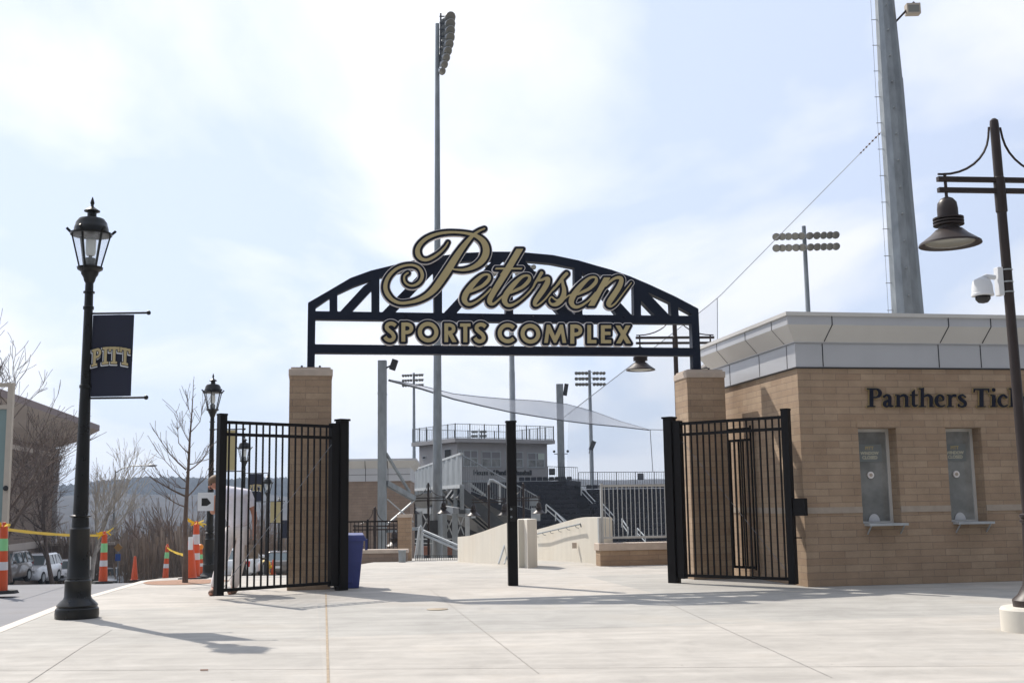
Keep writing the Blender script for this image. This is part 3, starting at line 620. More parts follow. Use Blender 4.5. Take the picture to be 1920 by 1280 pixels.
sN = [('p', [(1272, 386), (1388, 386), (1320, 500), (1235, 640), (1100, 895), (985, 895), (1090, 710), (1185, 540)]), ('r', [(1000, 790, 14), (1060, 730, 15), (1120, 660, 16)]), ('r', [(1300, 540, 14), (1390, 450, 22), (1480, 395, 24), (1560, 392, 34), (1585, 440, 40), (1540, 560, 47), (1450, 700, 49), (1375, 810, 48), (1352, 872, 38), (1395, 905, 20), (1470, 858, 15), (1560, 750, 12), (1660, 615, 11), (1765, 480, 8)])]
sh = lambda st, dx, dy: [(kd, [(p[0] + dx, p[1] + dy) + tuple(p[2:]) for p in d]) for kd, d in st]
E1 = cv(sE(), Z2_, 9.483)
script = cv(sP, Z1_, 7.112) + E1 + cv(sT, Z2_, 9.483) + sh(E1, 75.2, 2.0) + cv(sR, Z3_, 9.6) + cv(sS, Z3_, 9.6) + sh(E1, 200.5, 5.0) + cv(sN, Z3_, 9.6)
Pl = Pf - na * .10
pml = plane_map(lambda x, y: (x, y), Pl, ua, -na); k_ = (pml(1100, 550)[0] - pml(800, 550)[0]) / 300
def mp_px(prims): # strokes already in photo pixels
    out = []
    for kd, d in prims:
        if kd == 'r': out.append(('r', [(*pml(p[0], p[1]), max(.001, p[2] * k_)) for p in catmull(d, 1.2)]))
        elif kd == 'p': out.append(('p', [pml(*p) for p in d]))
        else: c = pml(d[0], d[1]); out.append(('ring', (c[0], c[1], d[2] * k_, d[3] * k_)))
    return out
frl = vframe(Pl, ua, -na)
def sign_word(name, prims, res):
    gx1, gy1, DD = sdf_field(mp_px(prims), res, .075)
    w_ = solid_from_loops(name, contours(gx1, gy1, DD, k_ * 5.6), M_white, frl, -.075, -.012, AR)
    solid_from_loops('navy_outline', contours(gx1, gy1, DD, k_ * 4.2), M_navyl, frl, -.0118, .0, w_)
    solid_from_loops('gold_face', contours(gx1, gy1, DD, 0), M_gold, frl, .0002, .008, w_)
    return w_
sign_word('script_lettering', script, .0075)
# --- block word
def za(st): return [(kd, ([(*zmap(7.385, 700, 590)(p[0], p[1]),) + tuple(q / 7.385 for q in p[2:]) for p in d]) if kd != 'ring' else (*zmap(7.385, 700, 590)(d[0], d[1]), d[2] / 7.385, d[3] / 7.385)) for kd, d in st]
def zb(st): return [(kd, ([(*zmap(7.385, 940, 590)(p[0], p[1]),) + tuple(q / 7.385 for q in p[2:]) for p in d]) if kd != 'ring' else (*zmap(7.385, 940, 590)(d[0], d[1]), d[2] / 7.385, d[3] / 7.385)) for kd, d in st]
def gS(dx, dy): return [butt([(308 + dx, 152 + dy), (275 + dx, 127 + dy), (228 + dx, 122 + dy), (190 + dx, 145 + dy), (186 + dx, 185 + dy), (218 + dx, 220 + dy), (262 + dx, 258 + dy), (284 + dx, 302 + dy), (268 + dx, 340 + dy), (226 + dx, 354 + dy), (184 + dx, 338 + dy), (160 + dx, 306 + dy)], 26)]
def gP(dx, dy): return [R_(388 + dx, 108 + dy, 442 + dx, 372 + dy), butt([(415 + dx, 133 + dy), (475 + dx, 133 + dy), (515 + dx, 152 + dy), (527 + dx, 187 + dy), (515 + dx, 222 + dy), (475 + dx, 242 + dy), (415 + dx, 242 + dy)], 25)]
blk = za(gS(0, 0) + gP(0, 0) + [ring(758, 240, 111, 27)] + [R_(983, 118, 1035, 378), butt([(1010, 143), (1062, 143), (1100, 160), (1112, 195), (1100, 228), (1062, 246), (1010, 246)], 24), q4((1030, 258), (1085, 250), (1155, 378), (1095, 378)), R_(1200, 120, 1345, 165), R_(1246, 122, 1300, 380)] + gS(1245, 14) + [ring(1860, 255, 111, 27, 42, 318)]) + \
      zb([ring(402, 262, 109, 27), q4((628, 138), (672, 138), (742, 295), (812, 138), (852, 138), (898, 390), (848, 390), (826, 252), (758, 388), (728, 388), (660, 252), (642, 390), (592, 390))] + gP(567, 28) + [R_(1190, 142, 1242, 395), R_(1195, 348, 1315, 395), R_(1378, 145, 1430, 395), R_(1380, 145, 1520, 190), R_(1380, 235, 1510, 280), R_(1380, 349, 1520, 395), q4((1580, 148), (1642, 148), (1795, 397), (1730, 397)), q4((1723, 148), (1786, 148), (1652, 397), (1588, 397))])
sign_word('block_lettering', blk, .006)
b = MB()
for px_ in (760, 840, 905, 1000, 1100, 1170):
    b.bar(Pl + ua * pml(px_, 560)[0] + Z * pml(px_, 593)[1] + na * .07, Pf + ua * pmf(px_, 560)[0] + Z * pmf(px_, 593)[1], .03, .03)
b.build('letter_bracket', M_navy, AR, world=True)

# ================================================================== GATES
def make_gate(name, label, P0, P1, npk, hinge_dbl, lockbox):
    P0 = Vector(P0); P1 = Vector(P1); L = (P1 - P0).length; ang = math.atan2(P1.y - P0.y, P1.x - P0.x)
    t = thing(name, label, 'gate', (P0.x, P0.y, 0), ang, 'swing gates of the entrance'); H = 2.545
    # hinge at local 0
    MB().box((-.075, -.075, 0), (.075, .075, H)).build('hinge_post', M_black, t, bevel=.006)
    MB().box((-.09, -.09, H), (.09, .09, H + .03)).build('post_cap', M_black, t)
    MB().box((.095, -.05, .07), (.215, .05, H - .04)).build('gate_stile', M_black, t)
    MB().box((L - .06, -.05, .05), (L + .05, .05, H - .0)).build('end_stile', M_black, t)
    MB().box((L - .065, -.055, H), (L + .055, .055, H + .03)).build('post_cap', M_black, t)
    for z in (.12, H - .26, H - .09): MB().box((.216, -.022, z - .022), (L - .061, .022, z + .022)).build('rail', M_black, t)
    p0 = None
    for i in range(npk):
        x = .216 + (L - .277) * (i + .65) / (npk + .2)
        if p0 is None: p0 = MB().box((-.0105, -.0105, .143), (.0105, .0105, H - .283)).build('picket', M_black, t)
        else:
            p0_ = p0.copy(); COL.objects.link(p0_); p0_.parent = t; ALL.append(p0_); p0_.location = (x, 0, 0); continue
        p0.location = (x, 0, 0)
    q0 = None
    for i in range(npk):
        x = .216 + (L - .277) * (i + .65) / (npk + .2)
        if q0 is None: q0 = MB().box((-.0105, -.0105, H - .237), (.0105, .0105, H - .113)).build('upper_picket', M_black, t); q0.location = (x, 0, 0)
        else: c = q0.copy(); COL.objects.link(c); c.parent = t; c.location = (x, 0, 0); ALL.append(c)
    MB().tube([(.2, .03, H - .35), (L - .06, .03, .16)], .004, 5).build('brace_wire', M_cable, t)
    for z in (.5, H - .55):
        MB().box((-.10, -.035, z), (-.076, .035, z + .09)).build('hinge', M_black, t)
    if lockbox:
        MB().box((L + .052, -.03, 1.02), (L + .25, .05, 1.27)).build('lock_box', M_black, t, bevel=.006)
        MB().box((L + .052, -.01, .70), (L + .16, .01, .715)).build('latch_bar', M_black, t)
    return t
gL0, gL1, gR0, gR1 = gr(640, 1106), gr(409, 1123), gr(1265, 1092), gr(1489, 1101)
GL = make_gate('swing_gate', 'black picket gate swung open in front of the left pier', gL0, gL1, 16, True, False)
GR = make_gate('swing_gate', 'black picket gate with lock box swung open before the ticket building', gR0, gR1, 16, True, True)
# sign sheet fixed on the left gate's end post
p = pt(386, 940, 16.55)
sb = thing('paper_sign', 'white sheet with black arrow mark taped to the end post of the open gate', 'sign', p)
MB().box((-.115, -.004, -.13), (.115, .004, .13)).build('sheet', M_paper, sb)
b = MB(); b.prism([(-.06, -.0055, -.06), (.02, -.0055, -.06), (.075, -.0055, -.02), (.02, -.0055, .05), (-.06, -.0055, .05)], (0, .001, 0)); b.build('black_mark', M_rubber, sb)
# centre post
c = gr(962, 1097)
t = thing('gate_post', 'lone square black post standing in the middle of the gateway', 'post', c, rad(6))
MB().box((-.075, -.075, 0), (.075, .075, 2.52)).build('post_shaft', M_black, t, bevel=.006)
MB().box((-.085, -.085, 2.52), (.085, .085, 2.545)).build('post_cap', M_black, t)
MB().box((-.03, -.095, .98), (.05, -.0755, 1.22)).build('latch_plate', M_iron, t)
b = MB(); b.tube([(-.02, -.098, 1.05), (-.02, -.075, 1.05)], .018, 8); b.tube([(-.02, -.098, 1.17), (-.02, -.075, 1.17)], .018, 8); b.build('latch_bolt', M_galv, t)
# narrow fence panel between right pier and building
f0, f1 = pt(1362, 950, 19.05), pt(1412, 950, 18.55); f0.z = f1.z = 0; L = (f1 - f0).length
t = thing('fence_panel', 'narrow black picket panel filling the gap between right pier and ticket building', 'fence panel', f0, math.atan2(f1.y - f0.y, f1.x - f0.x))
for z in (.17, 2.2, 2.38): MB().box((0, -.02, z), (L, .02, z + .04)).build('rail', M_black, t)
MB().box((L, -.012, .15), (L + .02, .012, 2.45)).build('post', M_black, t)
for i in range(6):
    x = .04 + (L - .06) * i / 5.5; MB().box((x - .012, -.012, .211), (x + .012, .012, 2.199)).build('picket', M_black, t)
# blue bin
c = gr(660, 1104); c.y += .35; c = Vector((-2.62, 18.15, 0))
t = thing('waste_bin', 'blue plastic wheeled bin standing behind the left gate hinge post', 'bin', c, rad(10))
b = MB(); s0, s1 = .21, .29
b.add([(-s0, -s0, 0), (s0, -s0, 0), (s0, s0, 0), (-s0, s0, 0), (-s1, -s1, .92), (s1, -s1, .92), (s1, s1, .92), (-s1, s1, .92)], [(0, 3, 2, 1), (0, 1, 5, 4), (1, 2, 6, 5), (2, 3, 7, 6), (3, 0, 4, 7)])
b.box((-.10, -.235, .1), (.1, -.2, .8)); b.build('bin_body', M_blue, t, bevel=.02)
b = MB(); b.box((-.32, -.32, .9), (.32, -.285, .97)); b.box((-.32, .285, .9), (.32, .32, .97)); b.box((-.32, -.285, .9), (-.285, .285, .97)); b.box((.285, -.285, .9), (.32, .285, .97)); b.build('bin_rim', M_blue, t)
b = MB(); b.add([(-.31, -.31, .971), (.31, -.31, .971), (.31, .33, 1.0), (-.31, .33, 1.0), (-.29, -.29, 1.01), (.29, -.29, 1.01), (.29, .31, 1.04), (-.29, .31, 1.04)], [(0, 3, 2, 1), (4, 5, 6, 7), (0, 1, 5, 4), (1, 2, 6, 5), (2, 3, 7, 6), (3, 0, 4, 7)]); b.build('bin_lid', M_blue, t)
b = MB(); b.tube([(-.18, .25, .09), (-.23, .25, .09)], .09, 14); b.tube([(.18, .25, .09), (.23, .25, .09)], .09, 14); b.build('bin_wheel', M_rubber, t)
MB().box((.3205, -.2, .72), (.36, -.05, .93)).build('bin_handle', M_blue, t); t.scale = (.86, .86, .80)

# ================================================================== LANTERN STREET LAMPS
def lantern(loc, label, rz=0.0, proto=[None]):
    if proto[0] is not None:
        o = copy_tree(proto[0]); o.location = loc; o.rotation_euler = (0, 0, rz); o['label'] = label
        WM[o.name] = Matrix.Translation(Vector(loc)) @ Matrix.Rotation(rz, 4, 'Z'); return o
    t = thing('street_lamp', label, 'street lamp', loc, rz, 'black lantern lamps along the kerb')
    k = 5.0 / 5.0
    b = MB().lathe([(.245, 0), (.25, .05), (.245, .11), (.225, .13), (.235, .15), (.20, .19), (.165, .22), (.15, .25), (.15, .42), (.155, .43), (.135, .45), (.14, .46), (.128, .48), (.112, 1.02), (.118, 1.03), (.10, 1.05), (.095, 1.16), (.125, 1.175), (.125, 1.185), (.088, 1.2), (.082, 1.6), (.062, 2.7), (.072, 2.705), (.072, 2.74), (.060, 2.745), (.052, 3.66), (.064, 3.665), (.064, 3.70), (.052, 3.705), (.050, 3.86), (.068, 3.865), (.068, 3.885), (.05, 3.89), (.048, 3.99)], n=18)
    b.build('pole', M_iron, t)
    b = MB().lathe([(.05, 3.99), (.065, 4.02), (.075, 4.06), (.10, 4.10), (.105, 4.13), (.15, 4.16), (.155, 4.185), (.125, 4.19)], n=18); b.build('lantern_cup', M_iron, t)
    for i in range(6):
        a = math.pi / 3 * i + .26
        p0 = Vector((.125 * math.cos(a), .125 * math.sin(a), 4.19)); p1 = Vector((.225 * math.cos(a), .225 * math.sin(a), 4.60))
        bb = MB().bar(p0, p1, .018, .018); bb.bar(p1, (.285 * math.cos(a), .285 * math.sin(a), 4.66), .016, .03); bb.build('lantern_rib', M_iron, t)
    R6 = lambda r, z: [(r * math.cos(math.pi / 3 * i + .26), r * math.sin(math.pi / 3 * i + .26), z) for i in range(6)]
    b = MB().add(R6(.118, 4.195) + R6(.215, 4.595), [(k_2, (k_2 + 1) % 6, 6 + (k_2 + 1) % 6, 6 + k_2) for k_2 in range(6)]); b.build('glass', mat('lantern glass', (.9, .95, .95), .05, alpha=.16), t)
    b = MB().lathe([(.05, 4.2), (.065, 4.22), (.06, 4.30), (.02, 4.31), (.02, 4.33)], n=12); b.build('lamp_socket', M_dark, t)
    b = MB().lathe([(.045, 4.33), (.06, 4.36), (.062, 4.52), (.03, 4.56)], n=14); b.build('bulb', M_bulb, t)
    b = MB().lathe([(.245, 4.585), (.25, 4.61), (.205, 4.62), (.205, 4.66), (.195, 4.70), (.19, 4.705), (.185, 4.74), (.15, 4.79), (.08, 4.81), (.055, 4.82), (.055, 4.87), (.095, 4.885), (.095, 4.895), (.05, 4.925), (.022, 4.945), (.016, 4.965), (.026, 4.99), (.02, 5.02), (.004, 5.07)], n=20); b.build('lantern_roof', M_iron, t)
    proto[0] = t; return t
L1 = gr(144, 1158)
LAMPS = [(L1, 'nearest large black lantern lamp with navy banner at the kerb edge'), ]
lantern(L1, 'nearest and tallest looking black lantern lamp standing alone at the kerb edge', rad(8))
def lamp_at(px, ptop, y, lab):
    p = pt(px, 700, y); zt_ = pt(px, ptop, y).z; p.z = zt_ - 5.07; lantern(p, lab, rad(random.random() * 40)); return p
L2 = lamp_at(400, 700, 28.2, 'second black lantern lamp, its post right behind the open gate end post')
L3 = lamp_at(461, 815, 40.0, 'third black lantern lamp seen between the gate pickets')
L4 = lamp_at(505, 887, 54.0, 'fourth black lantern lamp, small, beyond the navy banner seen through the gate')
L5 = lamp_at(527, 930, 74.0, 'farthest tiny black lantern lamp near the left pier')
def banner(P, side, z0, z1, w, off, m, label, text, name='lamp_banner'):
    t = thing(name, label, 'banner', (P.x, P.y, P.z), 0, 'banners hung from the lantern lamps')
    for z in (z0 - .005, z1 + .005):
        MB().tube([(.05 * side, 0, z), ((off + w + .16) * side, 0, z)], .013, 8).build('banner_arm', M_iron, t)
        MB().sphere(((off + w + .18) * side, 0, z), .028, 10, 6).build('arm_knob', M_iron, t)
    b = MB(); n = 8; vs = []
    for j in range(9):
        for i in range(n + 1):
            u = i / n; v = j / 8; vs.append(((off + w * u) * side, .010 * math.sin(u * 5 + v * 2) + .006 * math.sin(u * 11 - v * 3), z0 + .014 + (z1 - z0 - .028) * v))
    b.add(vs + [(x, y + .004, z) for x, y, z in vs], [(j * 9 + i, j * 9 + i + 1, j * 9 + i + 10, j * 9 + i + 9) for j in range(8) for i in range(8)] + [(81 + j * 9 + i + 9, 81 + j * 9 + i + 10, 81 + j * 9 + i + 1, 81 + j * 9 + i) for j in range(8) for i in range(8)], True)
    cl = b.build('banner_cloth', m, t)
    if text:
        # slab letters P I T T on an arched baseline; zoom coordinates
        def slab(k, x):
            o = []
            if k == 'P': o = [R_(x, 0, x + 18, 100), R_(x - 9, 0, x + 30, 14), R_(x - 9, 86, x + 28, 100), butt([(x + 6, 8), (x + 32, 9), (x + 44, 28), (x + 32, 48), (x + 6, 49)], 8)]
            if k == 'I': o = [R_(x, 0, x + 18, 100), R_(x - 12, 0, x + 30, 15), R_(x - 12, 85, x + 30, 100)]
            if k == 'T': o = [R_(x, 0, x + 18, 100), R_(x - 25, 0, x + 43, 15), R_(x - 25, 0, x - 13, 30), R_(x + 31, 0, x + 43, 30), R_(x - 12, 85, x + 30, 100)]
            return o
        pr0 = slab('P', 8) + slab('I', 78) + slab('T', 134) + slab('T', 205)
        sc_ = w * .93 / 248; cx0 = 124
        def warp(x, y): return ((x - cx0) * sc_ + (off + w / 2) * side, (z0 + (z1 - z0) * .50) - (y - 50) * sc_ * 1.12 - ((x - cx0) / 124) ** 2 * .034)
        pp = [('p', [warp(*q) for q in d]) for _, d in pr0]
        g1, g2, D1 = sdf_field(pp, .0035, .03)
        T0 = WM[t.name]; fr = T0 @ vframe((0, -.018, 0), (1, 0, 0), (0, -1, 0))
        fr2 = T0 @ vframe((-.008 * side, -.018, -.012), (1, 0, 0), (0, -1, 0))
        solid_from_loops('letter_shadow', contours(g1, g2, D1, .010), M_paper, fr2, 0, .002, cl)
        solid_from_loops('letter_outline', contours(g1, g2, D1, .008), M_navyl, fr, .0025, .004, cl)
        solid_from_loops('letter_face', contours(g1, g2, D1, -.001), M_gold, fr, .0045, .006, cl)
    return t
zb0, zb1 = pt(210, 745, L1.y).z, pt(210, 588, L1.y).z
banner(L1, 1, zb0, zb1, .50, .055, M_bcloth, 'large navy banner with gold PITT letters on the nearest lantern lamp', True)
def bsz(P, px0, px1, y0, y1): return (pt(px0, y1, P.y).z - P.z, pt(px0, y0, P.y).z - P.z, (px1 - px0) / F * P.y)
a_, b_, c_ = bsz(L2, 417, 452, 805, 883); banner(L2, 1, a_, b_, .50, .12, M_beige, 'plain gold banner on the second lantern lamp behind the gate', False)
a_, b_, c_ = bsz(L3, 470, 497, 887, 940); banner(L3, 1, a_, b_, .52, .16, M_bcloth, 'small navy banner with PITT letters on the third lantern lamp', True)
a_, b_, c_ = bsz(L4, 511, 528, 940, 980); banner(L4, 1, a_, b_, .48, .14, M_beige, 'small gold banner on the fourth lantern lamp beside the left pier', False)
a_, b_, c_ = bsz(L5, 531, 543, 975, 1008); banner(L5, 1, a_, b_, .48, .1, M_bcloth, 'tiny navy banner on the farthest lantern lamp', False)

# ================================================================== TWIN ARM LAMPS
def twin_lamp(loc, ztop, arm, rz, label, base_z=.24, camera_box=False, foot=True):
    t = thing('twin_arm_lamp', label, 'street lamp', loc, rz, 'brown twin arm pendant lamps'); H = ztop
    if foot: MB().lathe([(.32, 0), (.32, .20), (.30, .225)], n=32).build('concrete_footing', M_wallc, t)
    bz = .225 if foot else 0
    MB().lathe([(.20, bz), (.205, bz + .06), (.15, bz + .11), (.10, bz + .2), (.075, bz + .4), (.062, 1.0), (.08, 1.01), (.08, 1.03), (.062, 1.04), (.08, 1.06), (.08, 1.08), (.05, 1.09), (.046, H - .95), (.056, H - .94), (.056, H - .6), (.046, H - .59), (.044, H - .05), (.04, H - .01), (.02, H + .01)], n=18).build('pole', M_bronze, t)
    za_ = H - .62
    for s in (-1, 1):
        b = MB()
        for dz in (0, -.11): b.bar((s * .05, 0, za_ + dz), (s * arm, 0, za_ + dz), .05, .045)
        b.build('arm', M_bronze, t)
        pts_ = [(s * .06, 0, H - .08)] + [(s * (.07 + (arm - .12) * (1 - math.cos(q))), 0, H - .12 - (H - .12 - za_ - .05) * math.sin(q)) for q in np.linspace(.15, math.pi / 2, 9)] + [(s * (arm - .01), 0, za_ + .05)]
        MB().tube(pts_, .012, 6).build('curved_strap', M_bronze, t)
        x = s * (arm - .08)
        MB().tube([(x, 0, za_ + .06), (x, 0, za_ - .2)], .016, 8).build('hanger', M_bronze, t)
        z = za_ - .2
        sh_ = MB().lathe([(.02, z + .02), (.06, z), (.09, z - .04), (.098, z - .10), (.098, z - .18), (.145, z - .19), (.145, z - .205), (.105, z - .21), (.145, z - .22), (.145, z - .235), (.105, z - .24), (.145, z - .25), (.145, z - .265), (.10, z - .27), (.10, z - .30), (.13, z - .31), (.18, z - .36), (.29, z - .44), (.295, z - .46), (.27, z - .455), (.17, z - .37), (.1, z - .32)], c=(x, 0), n=28).build('lamp_shade', M_bronze, t)
        MB().lathe([(.235, z - .435), (.20, z - .455), (.1, z - .47), (0.0, z - .475)], c=(x, 0), n=24).build('lens', M_lens, t)
    return t
cb = gr(1946, 1182)
zt_ = pt(1862, 225, cb.y).z
TR = twin_lamp(cb, zt_, .65, rad(8), 'brown twin arm pendant lamp on a concrete footing before the ticket building')
TR.rotation_euler = (0, rad(-.6), rad(8))
pc = pt(1876, 530, cb.y)
t = thing('dome_camera', 'white dome security camera on a bracket strapped to the brown lamp pole', 'camera', (cb.x - .035, cb.y, 0), rad(8))
zc = pc.z
MB().box((-.11, -.03, zc - .13), (-.055, .05, zc + .15)).build('junction_box', M_paper, t, bevel=.005)
for z in (-.1, 0, .12): MB().lathe([(.056, zc + z), (.056, zc + z + .012)], n=16).build('strap', M_galvl, t)
MB().tube([(-.13, 0, zc + .05), (-.22, 0, zc + .06), (-.27, 0, zc + .03)], .025, 10).build('bracket', M_paper, t)
MB().lathe([(.02, zc + .05), (.08, zc + .02), (.095, zc - .03), (.1, zc - .11), (.105, zc - .115), (.105, zc - .135), (.07, zc - .135)], c=(-.27, 0), n=24).build('housing', M_paper, t)
MB().lathe([(.072, zc - .136), (.07, zc - .17), (.045, zc - .2), (.0, zc - .21)], c=(-.27, 0), n=20).build('dome', mat('smoked dome', (.012, .012, .014), .08), t)
p2 = pt(1268, 700, 22.9); p2.z = 0
z2 = pt(1268, 630, 22.9).z + .62 - .03
twin_lamp(p2, z2, .80, rad(4), 'brown twin arm pendant lamp behind the right end of the arch', foot=False)
def far_twin(px, ptop, y, lab, rz=0):
    p = pt(px, 900, y); zt_ = pt(px, ptop, y).z; H = 4.4; p.z = zt_ - H; twin_lamp(p, H, .72, rz, lab, foot=False)
far_twin(803, 905, 48.5, 'small far twin arm lamp just left of the tall floodlight pole foot')
far_twin(916, 908, 48, 'small far twin arm lamp left of the centre post below the press box', rad(5))
far_twin(981, 905, 48.5, 'small far twin arm lamp right of the centre post above the concrete wall', rad(5))
far_twin(703, 950, 38, 'tiny far twin arm lamp beside the galvanised net column')

# ================================================================== FLOODLIGHT POLES
def flood(name, label, px_base, py_top, y, r0, r1, rows, cols, bw, rh, head, rot=0.0, zbase=None, pxt=None):
    top = pt(pxt or px_base, py_top, y); zb_ = zt(0, y) if zbase is None else zbase
    t = thing(name, label, 'floodlight pole', (top.x, y, zb_), rot, 'sports field floodlight poles'); H = top.z - zb_
    hs = [0, H * .33, H * .66, H]; b = MB(); b.lathe([(r0, 0), (r0 * .92, H * .33), (r0 * .86, H * .33 + .02), (r0 * .6 + r1 * .4, H * .66), (r0 * .55 + r1 * .4, H * .66 + .02), (r1, H)], n=16); b.build('pole', M_galv, t)
    for r in range(rows):
        z = H - (.25 * head / .5 if rows == 3 else .62) - r * rh
        MB().box((-bw / 2, -.06 - r1, z - .04), (bw / 2, .02 - r1, z + .03)).build('crossbar', M_galvl, t)
        for c_ in range(cols):
            x = -bw / 2 + bw * (c_ + .5) / cols
            if abs(x) < r1 * 1.2: continue
            f = MB()
            # bell shaped reflector tilted down towards the field
            yy = -.10 - r1; dirv = Vector((.25 * (1 if x > 0 else -1) * random.uniform(.3, 1.2), -1, -.55)).normalized(); c0 = Vector((x, yy, z - .02))
            f.tube([c0, c0 + dirv * head * .25, c0 + dirv * head * .5, c0 + dirv * head * .72], [head * .14, head * .2, head * .38, head * .46], 12)
            f.build('floodlight', M_galvl if c_ % 3 else M_dark, t)
            q = c0 + dirv * head * .725
            MB().tube([q, q + dirv * head * .05], [head * .42, head * .2], 12).build('floodlight_lens', M_lens, t)
    return t
def zsun(): pass
flood('floodlight_pole', 'two row floodlight bank on a pole above the ticket building roof', 1517, 424, 78, .22, .14, 2, 10, 4.4, .80, .60, rad(-4), pxt=1507)
flood('floodlight_pole', 'distant three row floodlight bank on a dark pole above the far seating', 1107, 694, 135, .30, .17, 3, 9, 3.6, .66, .48, rad(6), pxt=1105)
flood('floodlight_pole', 'distant three row floodlight bank above the shade netting left end', 778, 699, 160, .28, .16, 3, 8, 3.1, .70, .46, rad(-14), pxt=776)
flood('floodlight_pole', 'floodlight bank partly hidden behind the script lettering of the arch', 961, 494, 85, .26, .15, 3, 9, 3.8, .5, .45, rad(3), pxt=957)
flood('floodlight_pole', 'tiny remote floodlight bank seen over the press box roof railing', 898, 804, 300, .15, .1, 3, 7, 3.6, 1.1, .9, 0)
# the tall pole in the middle, its bank seen edge-on
y = 50; top = pt(820, 45, y); zb_ = zt(0, y) - .2
t = thing('floodlight_pole', 'very tall grey floodlight pole rising behind the letter P, bank seen edge on', 'floodlight pole', (top.x, y, zb_), 0, 'sports field floodlight poles'); H = top.z - zb_
xb = pt(820, 1050, y).x - top.x
MB().tube([(xb, 0, 0), (xb * .72, 0, H * .28), (xb * .4, 0, H * .6), (0, 0, H)], [.235, .19, .14, .09], 16).build('pole', M_galv, t)
MB().box((xb - .33, -.3, 3.0 - zb_ - 3.2), (xb + .05, -.18, 3.0 - zb_ - 2.4)).build('control_box', M_dark, t)
MB().tube([(.13, 0, H - 1.9), (.16, 0, H + .5)], .04, 6).build('mast_rod', M_dark, t)
for i in range(9):
    u = i / 8; z = H + .35 - u * 2.55; x = .55 - .42 * max(0, u - .35) ** 1.4 * 1.6
    hd = .30 - .12 * u
    MB().bar((.1, 0, z), (x - .1, 0, z), .05, .05).build('bracket', M_dark, t)
    f = MB(); c0 = Vector((x - .12, 0, z)); dv = Vector((.55, -.6, -.5)).normalized()
    f.tube([c0, c0 + dv * .12, c0 + dv * .3], [hd * .4, hd * .7, hd], 12); f.build('floodlight', M_galvl, t)
    MB().tube([c0 + dv * .305, c0 + dv * .33], [hd * .9, hd * .4], 12).build('floodlight_lens', M_lens, t)
    if i < 7:
        f = MB(); c0 = Vector((x - .38, .3, z - .14)); f.tube([c0, c0 + dv * .12, c0 + dv * .26], [hd * .4, hd * .6, hd * .85], 12); f.build('floodlight', M_galvl, t)
# ================================================================== BIG MAST
y = 33.5; pb = pt(1708, 600, y); ptop = pt(1660, -40, y); zb_ = -1.2
t = thing('steel_mast', 'huge tapering galvanised mast with climbing pegs behind the ticket building', 'mast', (pb.x, y, zb_))
wb = 59.5 / F * y / 2 * 1.0; wtp = 40 / F * y / 2 * .93
axis = lambda z: Vector(((ptop.x - pb.x) * 0, 0, z - zb_))
Ht = ptop.z + 3 - zb_; hb = pb.z - zb_
zs = [0, hb, pt(1680, 370, y).z - zb_, pt(1675, 150, y).z - zb_ - .01, pt(1675, 150, y).z - zb_, pt(1660, 0, y).z - zb_, Ht]
rr_ = [wb * 1.06, wb, wb * .87, wb * .80, wb * .77, wtp, wtp * .85]
MB().lathe([(r, z) for r, z in zip(rr_, zs)], n=12, sm=False).build('mast_shaft', M_galv, t)
def rad_at(z):
    for (a, b_) in zip(list(zip(zs, rr_)), list(zip(zs, rr_))[1:]):
        if z <= b_[0]: return a[1] + (b_[1] - a[1]) * (z - a[0]) / (b_[0] - a[0])
    return rr_[-1]
z = hb + .3; k = 0
while z < Ht - 2:
    r = rad_at(z)
    MB().tube([(-r * .98, -.05, z), (-r - .16, -.05, z)], .012, 5).build('climbing_peg', M_cable, t)
    if k % 1 == 0: MB().tube([(-r * .25, -r * .95, z + .35), (-r * .25, -r - .12, z + .35)], .02, 6).build('climbing_peg', M_galv, t)
    z += .82; k += 1
MB().tube([(-rad_at(hb) - .14, -.05, hb - 1), (-wtp - .14, -.05, Ht - 3)], .006, 4).build('safety_cable', M_cable, t)
t.rotation_euler = (0, rad(-.6), 0)
pl_ = pt(1722, 8, y); q = Vector((pl_.x - pb.x, 0, pl_.z - zb_))
MB().bar((wtp * .9, 0, q.z - .6), q + Vector((.05, 0, .05)), .06, .06).build('lamp_arm', M_bronze, t)
MB().box((q.x - .22, -.12, q.z - .35), (q.x + .2, .12, q.z - .02)).build('area_light', M_cream, t)
MB().box((q.x - .18, -.125, q.z - .31), (q.x + .16, -.121, q.z - .08)).build('area_light_lens', M_lens, t)
# cable from mast to net column and netting
c0 = pt(1652, 248, 33.3); c1 = pt(1345, 565, 70); c2 = pt(1052, 786, 99.5)
t = thing('guy_cable', 'long slanting steel cable running from the mast down to the net column', 'cable', c0)
b = MB(); n = 24; pts_ = []
for i in range(n + 1):
    u = i / n; px_ = 1652 + (1052 - 1652) * u; 
    py_ = 248 + (560 - 248) * min(1, u / .512) if u < .512 else 560 + (786 - 560) * (u - .512) / .488
    yy = 33.3 + (99.5 - 33.3) * u ** .9; pts_.append(pt(px_, py_, yy))
b.tube(pts_, [.011 + .024 * i / n for i in range(n + 1)], 5); b.build('cable_strand', M_cable, t, world=True)
b = MB()
for i in range(7): p = pts_[0] + (pts_[2] - pts_[0]) * (i + .5) / 9; b.sphere(p, .034, 8, 5)
b.build('cable_marker', M_shoe, t, world=True)

